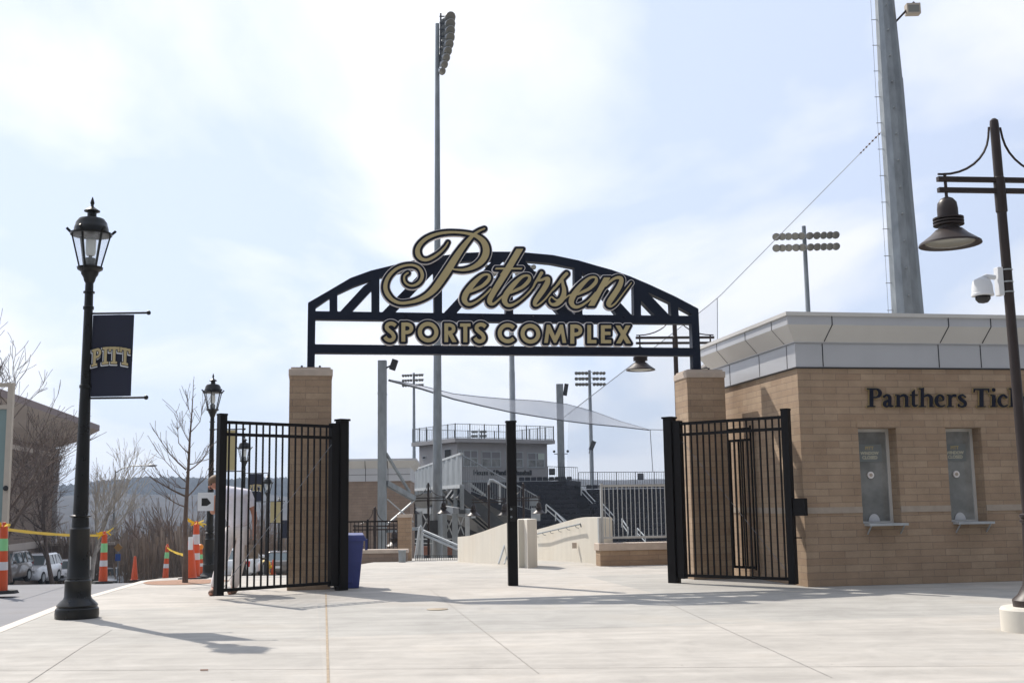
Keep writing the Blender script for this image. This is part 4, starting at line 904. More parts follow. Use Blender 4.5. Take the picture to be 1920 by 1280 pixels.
# ================================================================== NET COLUMNS AND SHADE NETTING
def zg(x, y): return zt(x, y)
b7 = pt(717, 1058, 40); t7 = pt(717, 676, 40)
t = thing('net_column', 'square galvanised column with floodlight and braces left of the tall pole', 'column', (t7.x, 40, b7.z), 0)
H = t7.z - b7.z
MB().box((-.145, -.145, 0), (.145, .145, H)).build('column_shaft', M_galv, t)
MB().box((-.22, -.22, 0), (.22, .22, .05)).build('base_plate', M_galv, t)
MB().box((-.155, -.155, H - 1.2), (.155, .155, H - 1.15)).build('splice_plate', M_galv, t)
b = MB(); q = pt(735, 684, 40); q = Vector((q.x - t7.x, 0, q.z - b7.z)); b.bar((.14, 0, q.z - .1), q, .05, .05)
b.build('light_bracket', M_rubber, t)
MB().bar(q + Vector((.0, 0, -.17)), q + Vector((.12, 0, .18)), .2, .25, (0, 1, 0)).build('floodlight', M_rubber, t)
for p0, p1, w in (((724, 850), (768, 922), .12), ((724, 905), (776, 934), .26), ((726, 995), (790, 990), .16), ((725, 983), (776, 938), .07), ((726, 935), (775, 978), .05)):
    a = pt(*p0, 40); c = pt(*p1, 41.5); MB().bar(a, c, w * .67, w * .67).build('brace', M_galvl if w < .1 else M_galv, t, world=True)
b8 = pt(1053, 905, 101); t8 = pt(1047, 720, 101)
t = thing('net_column', 'square galvanised column with floodlight behind the navy seats', 'column', (t8.x + .1, 101, b8.z - 2), 0); H = t8.z - b8.z + 2
MB().box((-.30, -.30, 0), (.30, .30, H)).build('column_shaft', M_galv, t)
MB().bar((.45, 0, H - 1.0), (.62, 0, H), .35, .6, (0, 1, 0)).build('floodlight', M_rubber, t)
MB().bar((.25, 0, 2.4), (1.2, 0, 0.8), .2, .2).build('brace', M_galv, t)
b = MB(); b.box((-.6, -.1, 4.5), (.6, .0, 4.56)); b.sphere((-.6, -.05, 4.75), .12, 8, 6); b.sphere((.6, -.05, 4.75), .12, 8, 6); b.build('camera_arm', M_dark, t)
upc = [(730, 712), (790, 723), (850, 738), (905, 744), (955, 748), (1010, 751), (1062, 757), (1110, 770), (1165, 790), (1217, 805)]
loc_ = [(730, 713), (790, 729), (850, 748), (905, 761), (955, 772), (1010, 781), (1062, 789), (1110, 795), (1165, 800), (1217, 806)]
dep = [40, 49, 58, 66, 74, 81, 87, 92, 97, 100]
t = thing('shade_net', 'long pointed grey mesh netting stretched from the left column to the right', 'netting', pt(955, 760, 82))
b = MB(); vs = []
for (u0, l0, d) in zip(upc, loc_, dep):
    for k in range(5):
        w_ = k / 4; vs.append(pt(u0[0] + (l0[0] - u0[0]) * w_, u0[1] + (l0[1] - u0[1]) * w_, d + 3.5 * math.sin(math.pi * w_) * 0 + (1 - w_) * 4))
b.add(vs, [(i * 5 + k, i * 5 + k + 1, (i + 1) * 5 + k + 1, (i + 1) * 5 + k) for i in range(9) for k in range(4)], True)
b.build('mesh_sheet', M_net, t, world=True)
MB().tube([pt(*p, d) for p, d in zip(loc_, dep)], .045, 5).build('edge_rope', M_dark, t, world=True)
MB().tube([pt(*p, d + 4) for p, d in zip(upc, dep)], .022, 5).build('edge_rope', M_dark, t, world=True)
t = thing('backstop_net', 'very faint grey protective net hanging below the slanting cable', 'netting', pt(1200, 800, 98))
MB().add([pt(1066, 775, 99), pt(1345, 560, 98), pt(1345, 800, 98), pt(1262, 912, 98), pt(1062, 912, 99)], [(0, 1, 2, 3, 4)]).build('net_sheet', M_netf, t, world=True)
b = MB(); b.tube([pt(1345, 558, 97.8), pt(1346, 800, 97.8)], .03, 4); b.tube([pt(1219, 805, 97.8), pt(1224, 884, 97.8)], .03, 4); b.tube([pt(1217, 805, 97.8), pt(1262, 806, 97.8)], .03, 4); b.build('net_rope', M_cable, t, world=True)

# ================================================================== PLAZA WALLS
def wallp(name, label, pts_, thick, m, cap=None, cat='wall'):
    """pts_: list of (x,y,z0,ztop) along the face; thickness goes away from the camera"""
    t = thing(name, label, cat, (pts_[0][0], pts_[0][1], 0)); b = MB(); n = len(pts_)
    d = Vector((pts_[-1][0] - pts_[0][0], pts_[-1][1] - pts_[0][1], 0)).normalized(); nn = Vector((-d.y, d.x, 0)) * thick
    vs = []
    for x, y, z0, z1 in pts_: vs += [Vector((x, y, z0)), Vector((x, y, z1)), Vector((x, y, z1)) + nn, Vector((x, y, z0)) + nn]
    fs = [(i * 4 + k, i * 4 + (k + 1) % 4, i * 4 + 4 + (k + 1) % 4, i * 4 + 4 + k) for i in range(n - 1) for k in range(4)] + [(0, 3, 2, 1), (4 * n - 4, 4 * n - 3, 4 * n - 2, 4 * n - 1)]
    b.add(vs, fs); b.build('wall_body', m, t, world=True); return t
def wpt(px, yt, yb):
    g = gr(px, yb); return (g.x, g.y, -.3, pt(px, yt, g.y).z)
def wpd(px, yt, d): q = pt(px, yt, d); return (q.x, q.y, -.5, q.z)
wl = [wpd(858, 1006, 27.8), wpd(880, 1004, 26.6), wpd(905, 996, 25.5), wpd(930, 987, 24.5), wpd(952, 979, 23.7), wpd(972, 973.5, 23.0)]
WA = wallp('ramp_wall', 'low cream concrete ramp wall with rising top left of the stub pillar', wl, .2, M_wallc)
b = MB()
for i in range(1, 12):
    u = i / 12; a = Vector(wl[0][:2] + (0,)).lerp(Vector(wl[-1][:2] + (0,)), u); 
g0, g1, g2 = gr(972, 1061.5), gr(990, 1065), gr(1008, 1062)
zt_ = pt(990, 973, g1.y).z
t = thing('concrete_pillar', 'short cream concrete stub pillar at the end of the ramp wall', 'pillar', g1)
MB().prism([(g0.x, g0.y, -.1), (g1.x, g1.y, -.1), (g2.x, g2.y, -.1), (g2.x + g0.x - g1.x, g2.y + g0.y - g1.y, -.1)], (0, 0, zt_ + .1)).build('pillar_body', M_wallc, t, world=True, bevel=.012)
wl = [wpd(1004, 993, 28.6), wpd(1030, 986, 27.4), wpd(1060, 977, 26.0), wpd(1082, 971, 25.1), wpd(1095, 969, 24.6), wpd(1130, 970, 23.5)]
WB = wallp('ramp_wall', 'cream concrete ramp wall carrying a slanting handrail beside the railing', wl, .2, M_wallc)
hr0, hr1 = Vector((wl[0][0], wl[0][1], wl[0][3] - .12)), Vector((wl[4][0], wl[4][1], wl[4][3] - .14)); off = Vector((-.085, -.05, 0))
t = thing('handrail', 'slanting steel handrail bracketed to the concrete ramp wall', 'handrail', hr0)
MB().tube([hr0 + off, hr1 + off, hr1 + off + Vector((.02, .05, -.06))], .017, 8).build('rail_tube', M_galv, t, world=True)
for i in range(6): q = hr0.lerp(hr1, (i + .4) / 6); MB().tube([q + off, q + off * .6 - Z * .05, q + Z * -.06], .008, 5).build('rail_bracket', M_galv, t, world=True)
q = pt(1077, 1022, wl[3][1] - .03)
MB().box((q.x - .05, q.y - .02, q.z - .06), (q.x + .05, q.y + .02, q.z + .06)).build('outlet_cover', M_stone, WB, world=True)
# knee wall and white railing
K = gr(1126, 1061)
t = thing('knee_wall', 'low tan block wall with pale stone cap under the white railing', 'wall', K, A)
MB().box((0, 0, -.1), (3.2, .35, .30)).build('wall_body', M_brick, t)
MB().box((-.03, -.03, .301), (3.2, .38, .445)).build('cap_stone', M_stone, t, bevel=.01)
t = thing('white_railing', 'pale galvanised picket railing standing on the knee wall', 'railing', K + U * .07 + NN * .15, A)
for z in (.55, 1.58): MB().box((0, -.022, z - .022), (3.0, .022, z + .022)).build('rail', M_galvl, t)
for x in (0.0, 1.5, 2.95): MB().box((x, -.03, .4455), (x + .045, .03, 1.63)).build('post', M_galvl, t)
p0 = None
for i in range(32):
    x = .09 + i * .09
    if abs(x - 1.52) < .04: continue
    if p0 is None: p0 = MB().tube([(0, 0, .573), (0, 0, 1.557)], .009, 6).build('picket', M_galvl, t); p0.location = (x, 0, 0)
    else: c = p0.copy(); COL.objects.link(c); c.parent = t; c.location = (x, 0, 0); ALL.append(c)
MB().box((-.06, -.05, .4455), (-.01, .05, .95)).build('end_box', M_galvl, t)

# ================================================================== LEFT BACKGROUND: second building, fence, low wall, pier, bin
y = 44; e = pt(781, 860, y); w0 = pt(769, 905, y)
zgnd = zp(0, y) - .1
t = thing('field_building', 'tan block building with flat grey metal cornice behind the left gate', 'building', (w0.x, y, zgnd), rad(3))
zz0 = pt(769, 901, y).z - zgnd; zz1 = pt(769, 877, y).z - zgnd; zz2 = pt(781, 859, y).z - zgnd; ov = e.x - w0.x
Wd = 4.1
MB().box((-Wd, 0, -.2), (0, 5, zz0)).build('wall', M_brick2, t)
MB().box((-Wd - .02, -.03, zz0 + .001), (.02, 5.02, zz1)).build('metal_band', M_panel, t)
MB().add([(-Wd, -.02, zz1), (.01, -.02, zz1), (.01, 5, zz1), (-Wd, 5, zz1), (-Wd - ov, -ov, zz2 - .08), (ov, -ov, zz2 - .08), (ov, 5 + ov, zz2 - .08), (-Wd - ov, 5 + ov, zz2 - .08)], [(0, 1, 5, 4), (1, 2, 6, 5), (2, 3, 7, 6), (3, 0, 4, 7)]).build('soffit', M_soff, t)
MB().box((-Wd - ov, -ov, zz2 - .079), (ov, 5 + ov, zz2)).build('roof', M_panel, t)
b = MB()
for x in (-.85, -1.7, -2.4, -3.3): b.box((x, -.034, zz0), (x + .02, -.031, zz1)); b.bar((x, -.035, zz1), (x, -ov - .005, zz2 - .08), .02, .005)
b.box((-Wd, -.035, (zz0 + zz1) / 2), (0, -.031, (zz0 + zz1) / 2 + .015)); b.build('panel_joint', M_joint, t)
yf = 33
zf = zp(0, yf)
a = pt(560, 1000, yf); c = pt(748, 1000, yf - .4)
t = thing('iron_fence', 'black iron picket fence in front of the tan field building', 'fence', (a.x, yf, zf), 0); L = c.x - a.x; ht = pt(700, 975, yf).z - zf
for z in (.15, ht - .05): MB().box((0, -.015, z), (L, .015, z + .04)).build('rail', M_black, t)
for i in range(4): MB().box((L - .05 - i * .9, -.03, 0), (L - i * .9, .03, ht + .03)).build('post', M_black, t)
p0 = None
for i in range(int(L / .11)):
    if p0 is None: p0 = MB().box((-.009, -.009, .191), (.009, .009, ht - .051)).build('picket', M_black, t); p0.location = (.05, 0, 0)
    else: c_ = p0.copy(); COL.objects.link(c_); c_.parent = t; c_.location = (.05 + i * .11, .0, 0); ALL.append(c_)
y = 29; zf = zp(0, y); a = pt(600, 1040, y); c = pt(762, 1040, y); ztop = pt(700, 1030, y).z
t = thing('knee_wall', 'low brown block wall with stone cap behind the blue bin', 'wall', (a.x, y, zf), 0)
MB().box((0, 0, -.2), (c.x - a.x, .35, ztop - zf - .09)).build('wall_body', M_brick2, t)
MB().box((-.03, -.03, ztop - zf - .089), (c.x - a.x + .03, .38, ztop - zf)).build('cap_stone', M_stone, t)
y = 29.6; a = pt(743, 1000, y); c = pt(768, 1000, y); ztop = pt(755, 964, y).z
t = thing('masonry_pier', 'stubby tan block pier with cap at the end of the low wall', 'pier', ((a.x + c.x) / 2, y, zf), 0); h = (c.x - a.x) / 2
MB().box((-h, 0.36, -.2), (h, .36 + 2 * h, ztop - zf - .08)).build('shaft', M_brick, t)
MB().box((-h - .02, .34, ztop - zf - .079), (h + .02, .38 + 2 * h, ztop - zf)).build('cap_stone', M_stone, t)
y = 28; p = pt(754, 1055, y); p.z = zp(0, y)
t = thing('litter_bin', 'small grey cylindrical litter bin by the low wall', 'bin', p); hh = pt(754, 1031, y).z - p.z
MB().lathe([(.085, 0), (.09, hh * .9)], n=16).build('bin_body', M_galv, t); MB().lathe([(.097, hh * .9), (.1, hh), (.04, hh)], n=16).build('bin_rim', M_galv, t)

# ================================================================== RAISED GRANDSTAND (left of the seats)
t = thing('raised_grandstand', 'raised steel grandstand with grey corrugated screen and dark raked underside', 'grandstand', pt(830, 1058, 56)); GS = t
yr, yl = 52, 75
def tl(pxa, ya): return pt(pxa[0], pxa[1], ya)
pa0, pa1 = tl((777.6, 882), yl), tl((777.6, 918), yl); pb0, pb1 = tl((866, 852), yr), tl((866, 911), yr)
b = MB(); n = 44; tv = []
dn = (pb0 - pa0).normalized(); nn = Vector((-dn.y, dn.x, 0)) * .0
for i in range(n + 1):
    u = i / n; u2 = u
    T_ = pa0.lerp(pb0, u); B_ = pa1.lerp(pb1, u); o_ = Vector((dn.y, -dn.x, 0)).normalized() * (.06 if i % 4 in (1, 2) else 0)
    tv += [T_ + o_, B_ + o_]
b.add(tv, [(2 * i, 2 * i + 1, 2 * i + 3, 2 * i + 2) for i in range(n)]); b.build('screen_wall', M_galv, t, world=True)
MB().bar(pa0 + Z * .05, pb0 + Z * .05, .14, .1).build('screen_cap', M_galvl, t, world=True)
MB().bar(pa1, pb1, .2, .16).build('screen_sill', M_galvl, t, world=True)
for i in range(11):
    u = i / 10; p = pa1.lerp(pb1, u); MB().bar(p, p - Z * 1.05, .18, .18).build('deck_support', M_galv, t, world=True)
MB().bar(pa1 - Z * 1.1, pb1 - Z * 1.1 + (pb1 - pa1) * .0, .3, .25).build('deck_beam', M_dark, t, world=True)
# raked underside: dark slabs sloping down to the right
b = MB()
for i in range(3):
    u = i / 6; y0_ = 54 + 3 * u; ox = -10 * u
    b.bar(pt(862 - 60 * u, 924 + 2 * u, y0_), pt(962 - 45 * u, 1010 + 6 * u, y0_ + 1), .3, .55)
b.build('raker_beam', M_dark, t, world=True)
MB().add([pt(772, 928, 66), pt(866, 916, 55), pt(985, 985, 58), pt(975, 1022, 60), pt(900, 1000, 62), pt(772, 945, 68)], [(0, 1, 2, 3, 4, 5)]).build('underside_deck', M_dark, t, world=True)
MB().add([pt(772, 962, 70), pt(905, 962, 66), pt(905, 1050, 66), pt(772, 1050, 70)], [(0, 1, 2, 3)]).build('rear_screen', M_rubber, t, world=True)
MB().bar(pt(824, 954, 55), pt(888, 963, 53), .25, .38).build('white_beam', M_galvl, t, world=True)
MB().bar(pt(766, 958, 58), pt(812, 957, 56), .25, .26).build('white_beam', M_galvl, t, world=True)
for px_, yt_, yb_, dpt, w_ in ((787, 958, 1058, 54, .22), (810, 958, 1058, 57, .2), (833, 960, 1058, 54, .24), (853, 962, 1058, 53, .26), (876, 962, 1030, 53, .2)):
    MB().bar(pt(px_, yt_, dpt), pt(px_ + 1, yb_, dpt), w_, w_).build('support_column', M_galv if px_ != 876 else M_galvl, t, world=True)
for p0_, p1_ in (((792, 962), (804, 985)), ((806, 962), (792, 992)), ((848, 972), (838, 996)), ((838, 978), (850, 1006)), ((857, 966), (870, 1002)), ((870, 968), (858, 1000))):
    MB().bar(pt(*p0_, 54), pt(*p1_, 54), .09, .05).build('cross_brace', M_galvl, t, world=True)
MB().bar(pt(770, 1010, 56), pt(858, 1010, 56), .05, .05).build('low_rail', M_galvl, t, world=True)
MB().bar(pt(770, 1018, 56), pt(858, 1018, 56), .05, .05).build('low_rail', M_galvl, t, world=True)
MB().prism([pt(770, 1024, 57), pt(858, 1024, 57), pt(858, 1040, 57), pt(770, 1040, 57)], (0, .4, 0)).build('brick_base', brick_mat('red brown brick', (0.22, .10, .07), (.26, .12, .09), (.2, .15, .12), bw=.22, bh=.08), t, world=True)
# sloping picket railing in front of the seats
topl = [(867, 854), (893.5, 868), (933, 890), (985, 918), (1012, 933)]; botl = [(867, 912), (893.5, 924), (933, 938), (985, 952), (1012, 960)]
def li(P, x):
    for (a, b_) in zip(P, P[1:]):
        if x <= b_[0]: return a[1] + (b_[1] - a[1]) * (x - a[0]) / (b_[0] - a[0])
    return P[-1][1]
t = thing('stair_railing', 'grey picket railing stepping down from the raised stand screen', 'railing', pt(940, 960, 54))
MB().tube([pt(*p, 54) for p in topl], .028, 6).build('rail', M_galv, t, world=True); MB().tube([pt(*p, 54) for p in botl], .02, 6).build('rail', M_galv, t, world=True)
for i in range(34):
    x = 868 + i * 4.3; MB().bar(pt(x, li(topl, x) + 1, 54), pt(x, li(botl, x) - 1, 54), .022, .022).build('picket', M_galv, t, world=True)
MB().prism([pt(874, 906, 54.3), pt(910, 930, 54.3), pt(910, 926, 54.3), pt(880, 903, 54.3)], (0, .5, 0)).build('landing', M_galvl, t, world=True)
t = thing('stair_handrail', 'tall bent white handrail left of the centre post', 'handrail', pt(917, 945, 50))
MB().tube([pt(916, 943, 50), pt(916, 905, 50), pt(919, 899, 50), pt(925, 900, 50), pt(952, 915, 50), pt(952, 945, 50)], .05, 8).build('rail_tube', M_galvl, t, world=True)
MB().tube([pt(937, 907, 50), pt(937, 945, 50)], .045, 6).build('rail_post', M_galvl, t, world=True)
for (a, c, dpt, lab) in (((858, 1022), (793, 994), 40, 'pair of sloping white rails right of the A shaped rail end'), ):
    t = thing('stair_handrail', lab, 'handrail', pt(*c, dpt))
    for dy in (0, 7): MB().tube([pt(a[0], a[1] + dy, dpt), pt(c[0], c[1] + dy, dpt + 1)], .045, 6).build('rail_tube', M_galvl, t, world=True)
t = thing('stair_handrail', 'leaning A shaped galvanised rail end at the plaza edge', 'handrail', pt(782, 1058, 34))
MB().tube([pt(777, 1059, 34), pt(787, 990, 34), pt(789, 986, 34), pt(791, 990, 34), pt(792, 1059, 34)], .04, 8).build('rail_tube', M_galvl, t, world=True)
MB().tube([pt(783, 1010, 34), pt(792, 1010, 34)], .03, 6).build('rail_tube', M_galvl, t, world=True)
t = thing('wire_fence', 'low wire mesh fence at the foot of the tall pole', 'fence', pt(820, 1059, 30))
for yy in (1041, 1049, 1056): MB().bar(pt(778, yy, 30), pt(857, yy, 30), .012, .012).build('wire_rail', M_dark, t, world=True)
for i in range(20): MB().bar(pt(779 + i * 4.1, 1041, 30), pt(779 + i * 4.1, 1058, 30), .012, .012).build('wire_picket', M_dark, t, world=True)
t = thing('ramp_handrail', 'thin leaning galvanised rail propped by the ramp wall behind the centre post', 'handrail', pt(942, 1058, 24))
MB().tube([pt(935, 1056, 23.6), pt(953, 1000, 24.2), pt(960, 985, 24.4)], .02, 6).build('rail_tube', M_galvl, t, world=True)
MB().tube([pt(946, 1056, 23.6), pt(958, 1020, 24.2)], .016, 6).build('rail_tube', M_galvl, t, world=True)

# ================================================================== FAR SEATING
t = thing('seating_terrace', 'stepped dark concrete terrace carrying the navy seats', 'terrace', (8, 86, -3)); b = MB(); b2 = MB()
def row(r): return 86 + r * 1.12, -2.0 + r * .392
SX0 = pt(972, 950, 93).x; SX1 = pt(1086, 950, 93).x; SX2 = pt(1100, 950, 93).x; SX3 = pt(1262, 950, 93).x
for r in range(14):
    y_, z_ = row(r); b.box((SX0 - 4, y_, -5), (SX2 - .0, y_ + 1.12, z_))
for r in range(12):
    y_, z_ = row(r); b.box((SX2, y_, -5), (SX3 + 6, y_ + 1.12, z_))
b.build('step', mat('dark terrace concrete', (.035, .035, .04), .9, spec=.1, var=.2), t, world=True)
seatm = MB(); seatm.box((-.235, -.03, .50), (.235, .05, .78)); seatm.box((-.22, -.45, .38), (.22, -.031, .44)); seatm.box((-.24, -.4, .0), (-.20, .04, .37)); seatm.box((.20, -.4, .0), (.24, .04, .37)); seatm.box((-.20, -.05, .781), (.20, .055, .815))
s0 = None; cnt = 0
for sec, (xa, n_, rows_) in enumerate(((SX0 + .1, 9, 13), (SX2 + .3, 14, 11))):
    for r in range(rows_):
        y_, z_ = row(r)
        for i in range(n_):
            x = xa + .25 + i * .515 + (.25 if r % 2 else 0)
            if s0 is None: s0 = o = seatm.build('stadium_seat', M_seat)
            else: o = s0.copy(); COL.objects.link(o)
            o.location = (x, y_ + .75, z_)
            tag(o, 'navy plastic stadium seat in the tiered rows behind the ramp walls', 'seat', 'navy stadium seats on the far terrace')
for (a, c, dpt, lab) in (((1090, 912), (1116, 940), 95, 'aisle handrail between the two blocks of navy seats, upper one'), ((1128, 942), (1152, 968), 90, 'aisle handrail just above the left end of the white railing'),
                         ((1166, 972), (1178, 990), 87, 'short aisle handrail seen through the white railing'), ((1195, 990), (1210, 1006), 85, 'lowest aisle handrail seen through the white railing'),
                         ((1024, 945), (1072, 985), 84, 'long aisle handrail above the sloping ramp wall'), ((1042, 960), (1064, 984), 83, 'lower aisle handrail above the sloping ramp wall')):
    t = thing('aisle_handrail', lab, 'handrail', pt(*c, dpt), 0, 'aisle handrails in the seating')
    MB().tube([pt(a[0], a[1], dpt), pt(c[0], c[1], dpt - 1)], .05, 6).build('rail_tube', M_galvl, t, world=True)
    MB().tube([pt(a[0], a[1] + 9, dpt), pt(c[0], c[1] + 9, dpt - 1)], .04, 6).build('rail_tube', M_galvl, t, world=True)
    for q in (a, c): MB().tube([pt(q[0], q[1], dpt), pt(q[0], q[1] + 16, dpt)], .045, 6).build('rail_post', M_galvl, t, world=True)
def pick(name, lab, x0, x1, yt0, yt1, yb0, yb1, dpt, n_, m, w=.035):
    t = thing(name, lab, 'railing', pt(x0, yb0, dpt))
    MB().bar(pt(x0, yt0, dpt), pt(x1, yt1, dpt), w * 1.4, w * 1.4).build('rail', m, t, world=True)
    MB().bar(pt(x0, yb0, dpt), pt(x1, yb1, dpt), w * 1.4, w * 1.4).build('rail', m, t, world=True)
    for i in range(n_):
        u = i / (n_ - 1); MB().bar(pt(x0 + (x1 - x0) * u, yt0 + (yt1 - yt0) * u, dpt), pt(x0 + (x1 - x0) * u, yb0 + (yb1 - yb0) * u, dpt), w * (2 if i % 8 == 0 else .8), w * (2 if i % 8 == 0 else .8)).build('picket', m, t, world=True)
    return t
pick('concourse_railing', 'thin dark concourse railing above the right block of navy seats', 1085, 1262, 885, 884, 911, 909, 101, 41, M_dark)
pick('concourse_railing', 'short dark concourse railing beside the press box', 1027, 1083, 874, 876, 897, 902, 100, 15, M_dark)
for q, lab in (((1035, 884), 'small dark speaker box on the railing next to the press box'), ((1201, 893), 'small dark board on the concourse railing over the right seats')):
    t = thing('speaker_box', lab, 'speaker', pt(*q, 99.8)); MB().box((-.27, -.1, -.28), (.27, .06, .28)).build('cabinet', M_rubber, t, bevel=.05); MB().box((-.2, -.11, -.2), (.2, -.101, .2)).build('grille', M_dark, t)
q = pt(1112, 835, 134); t = thing('pole_speaker', 'dark loudspeaker cluster fixed to the far floodlight pole', 'speaker', q)
MB().bar((-.3, 0, -.5), (.15, 0, .5), .5, .6, (0, 1, 0)).build('cabinet', M_rubber, t); MB().bar((-.5, 0, -.9), (-.2, 0, .5), .08, .08).build('bracket', M_dark, t)
# stair side equipment near the centre post
t = thing('utility_cabinet', 'pale grey utility cabinets right of the centre post behind the wall', 'cabinet', pt(1003, 962, 60))
MB().prism([pt(994, 933, 60), pt(1011, 933, 60), pt(1011, 948, 60), pt(994, 948, 60)], (0, .5, 0)).build('upper_cabinet', M_galv, t, world=True)
MB().prism([pt(996, 952, 59), pt(1013, 952, 59), pt(1013, 976, 59), pt(996, 976, 59)], (0, .5, 0)).build('lower_cabinet', M_galvl, t, world=True)
for px_, lab in ((919, 'round topped dark bollard left of the centre post'), (979, 'round topped dark bollard right of the centre post')): pass

# ================================================================== PRESS BOX
y = 104; cnr = pt(857, 826, y); cb_ = pt(857, 897, y)
t = thing('press_box', 'grey press box with railed flat roof above the navy seats', 'building', (cnr.x, y, 0), rad(33)); PBX = t
# local +x = along the long window front (away right), local +y = up the left side
ux = Vector((math.cos(rad(33)), math.sin(rad(33)), 0)); uy = Vector((-ux.y, ux.x, 0)); T0 = WM[t.name]
c3 = Vector((cnr.x, y, 0))
def onf(px, py, n=None): 
    p = pl(px, py, c3, n) ; q = T0.inverted() @ p; return q
xr = onf(1026, 850, uy).x; yl_ = onf(786, 850, ux).y
zr0 = onf(857, 897, uy).z; zr1 = onf(857, 829, uy).z
MB().box((0, 0, zr0 - 2), (xr, yl_, zr1)).build('wall', M_pbox, t)
o_ = .55
MB().box((-o_, -o_, zr1 + .001), (xr + o_, yl_ + o_, zr1 + .36)).build('roof', M_pbox, t)
zrt = zr1 + .36; RHt = pt(857, 795, y).z - zrt
rl = MB()
cs = [(-o_ + .1, -o_ + .1), (xr + o_ - .1, -o_ + .1), (xr + o_ - .1, yl_ + o_ - .1), (-o_ + .1, yl_ + o_ - .1)]
rt = MB()
for k in range(4):
    a, c = Vector((*cs[k], 0)), Vector((*cs[(k + 1) % 4], 0)); n_ = max(4, int((c - a).length / 1.35))
    rt.bar(a + Z * (zrt + RHt), c + Z * (zrt + RHt), .05, .05); rt.bar(a + Z * (zrt + .08), c + Z * (zrt + .08), .04, .04)
    for i in range(n_): p = a.lerp(c, i / n_); rl.bar(p + Z * (zrt - .25), p + Z * (zrt + RHt + .05), .08, .08)
    for i in range(n_ * 6): p = a.lerp(c, i / (n_ * 6)); rt.bar(p + Z * zrt, p + Z * (zrt + RHt), .016, .016)
rl.build('roof_rail_post', M_dark, t); rt.build('roof_rail', M_galv, t)
def win(px0, py0, px1, py1, face, panes, gl):
    n = uy if face == 'f' else ux
    a = onf(px0, py0, n); c = onf(px1, py1, n); zt0, zb0_ = a.z, c.z
    b = MB(); g = MB()
    if face == 'f':
        x0, x1 = sorted((a.x, c.x)); fw = .1
        b.box((x0, -.06, zb0_), (x0 + fw, -.001, zt0)); b.box((x1 - fw, -.06, zb0_), (x1, -.001, zt0)); b.box((x0 + fw, -.06, zt0 - fw), (x1 - fw, -.001, zt0)); b.box((x0 + fw, -.06, zb0_), (x1 - fw, -.001, zb0_ + fw))
        zm = (zt0 + zb0_) / 2 + .05; b.box((x0 + fw, -.055, zm - .04), (x1 - fw, -.001, zm + .04))
        if panes > 1: xm = (x0 + x1) / 2; b.box((xm - .06, -.058, zb0_ + fw), (xm + .06, -.001, zt0 - fw))
        g.box((x0 + fw, -.03, zb0_ + fw), (x1 - fw, -.0015, zm - .041)); bl_ = MB().box((x0 + fw, -.035, zm + .041), (x1 - fw, -.0015, zt0 - fw))
    else:
        y0_, y1_ = sorted((a.y, c.y)); b.box((-.05, y0_, zb0_), (-.001, y1_, zt0)); g.box((-.055, y0_ + .05, zb0_ + .05), (-.051, y1_ - .05, zt0 - .05))
    w_ = b.build('window', M_galvl, t); g.build('pane', M_winglass if gl is M_winglass else gl, w_)
    if face == 'f': bl_.build('blind', mat('grey window blind', (.22, .215, .225), .6), w_)
win(868, 843, 896, 875, 'f', 2, M_winglass); win(902, 845, 939, 876, 'f', 2, M_winglass); win(947, 846, 981, 877, 'f', 2, M_winglass)
win(988, 848, 1021, 877, 'f', 2, M_winglass)
MB().box((onf(1008, 850, uy).x, -.066, onf(1008, 861, uy).z), (onf(1020, 850, uy).x, -.061, onf(1008, 850, uy).z)).build('pane_reflection', mat('painted pane reflection', (.55, .62, .55), .3), t)  # pale plate over the glass, bright reflection painted in its colour
win(859, 843, 866, 854, 'f', 1, M_winglass); win(834, 842, 847, 866, 's', 1, M_rubber); win(793, 855, 799, 860, 's', 1, M_rubber)
p = onf(943, 886, uy)
text_mesh('wall_text', 'House of Panther Baseball', .60, M_rubber, T0 @ vframe((p.x, -.03, p.z), (1, 0, 0), (0, -1, 0)), t, extrude=.02, bold=.03)
MB().box((-.03, -.05, zr0 - .3), (xr + .1, -.001, zr0 - .15)).build('wall_trim', M_galvl, t)

# ================================================================== LEFT: far building, frame, cars, cones, trees
t = thing('campus_building', 'brown building with wide flaring roof overhang beyond the parked cars', 'building', pt(95, 1050, 92) * 1, rad(9.5))
t.location.z = -4.5; WM[t.name] = Matrix.Translation(t.location) @ Matrix.Rotation(rad(9.5), 4, 'Z')
Ti = WM[t.name].inverted()
zr_ = pt(187, 797, 96).z + 4.5; lc = Ti @ pt(187, 797, 96); zw = pt(95, 840, 92).z + 4.5; zw2 = pt(95, 852, 92).z + 4.5
xo = lc.x
MB().box((-26, -38, -1), (0, 0, zw)).build('wall', M_brick2, t)
b = MB(); R0 = [(-26, -38, zw), (0.01, -38, zw), (0.01, 0.01, zw), (-26, 0.01, zw)]; yo = lc.y; zm_ = zw + (zr_ - .5 - zw) * .35
R1 = [(-27, -39, zm_), (xo * .45, -39, zm_), (xo * .45, yo * .5, zm_), (-27, yo * .5, zm_)]; R2 = [(-28, -42, zr_ - .45), (xo, -42, zr_ - .45), (xo, yo, zr_ - .45), (-28, yo, zr_ - .45)]
M_tan = mat('tan rendered soffit', (0.58, 0.50, 0.43), .8, var=.1, scale=.3)
for Ra, Rb in ((R0, R1), (R1, R2)): b.add(Ra + Rb, [(k, (k + 1) % 4, 4 + (k + 1) % 4, 4 + k) for k in range(4)])
b.build('soffit', M_tan, t)
MB().box((-28, -42, zr_ - .449), (xo, yo, zr_)).build('roof', mat('roof edge', (.27, .21, .2), .8), t)
MB().box((-26.05, -38.05, zw2 - .2), (.05, .05, zw2 + .12)).build('band_course', M_tan, t)
MB().box((-.15, -.2, 0), (.35, .3, zw - .01)).build('corner_pilaster', M_panel, t)
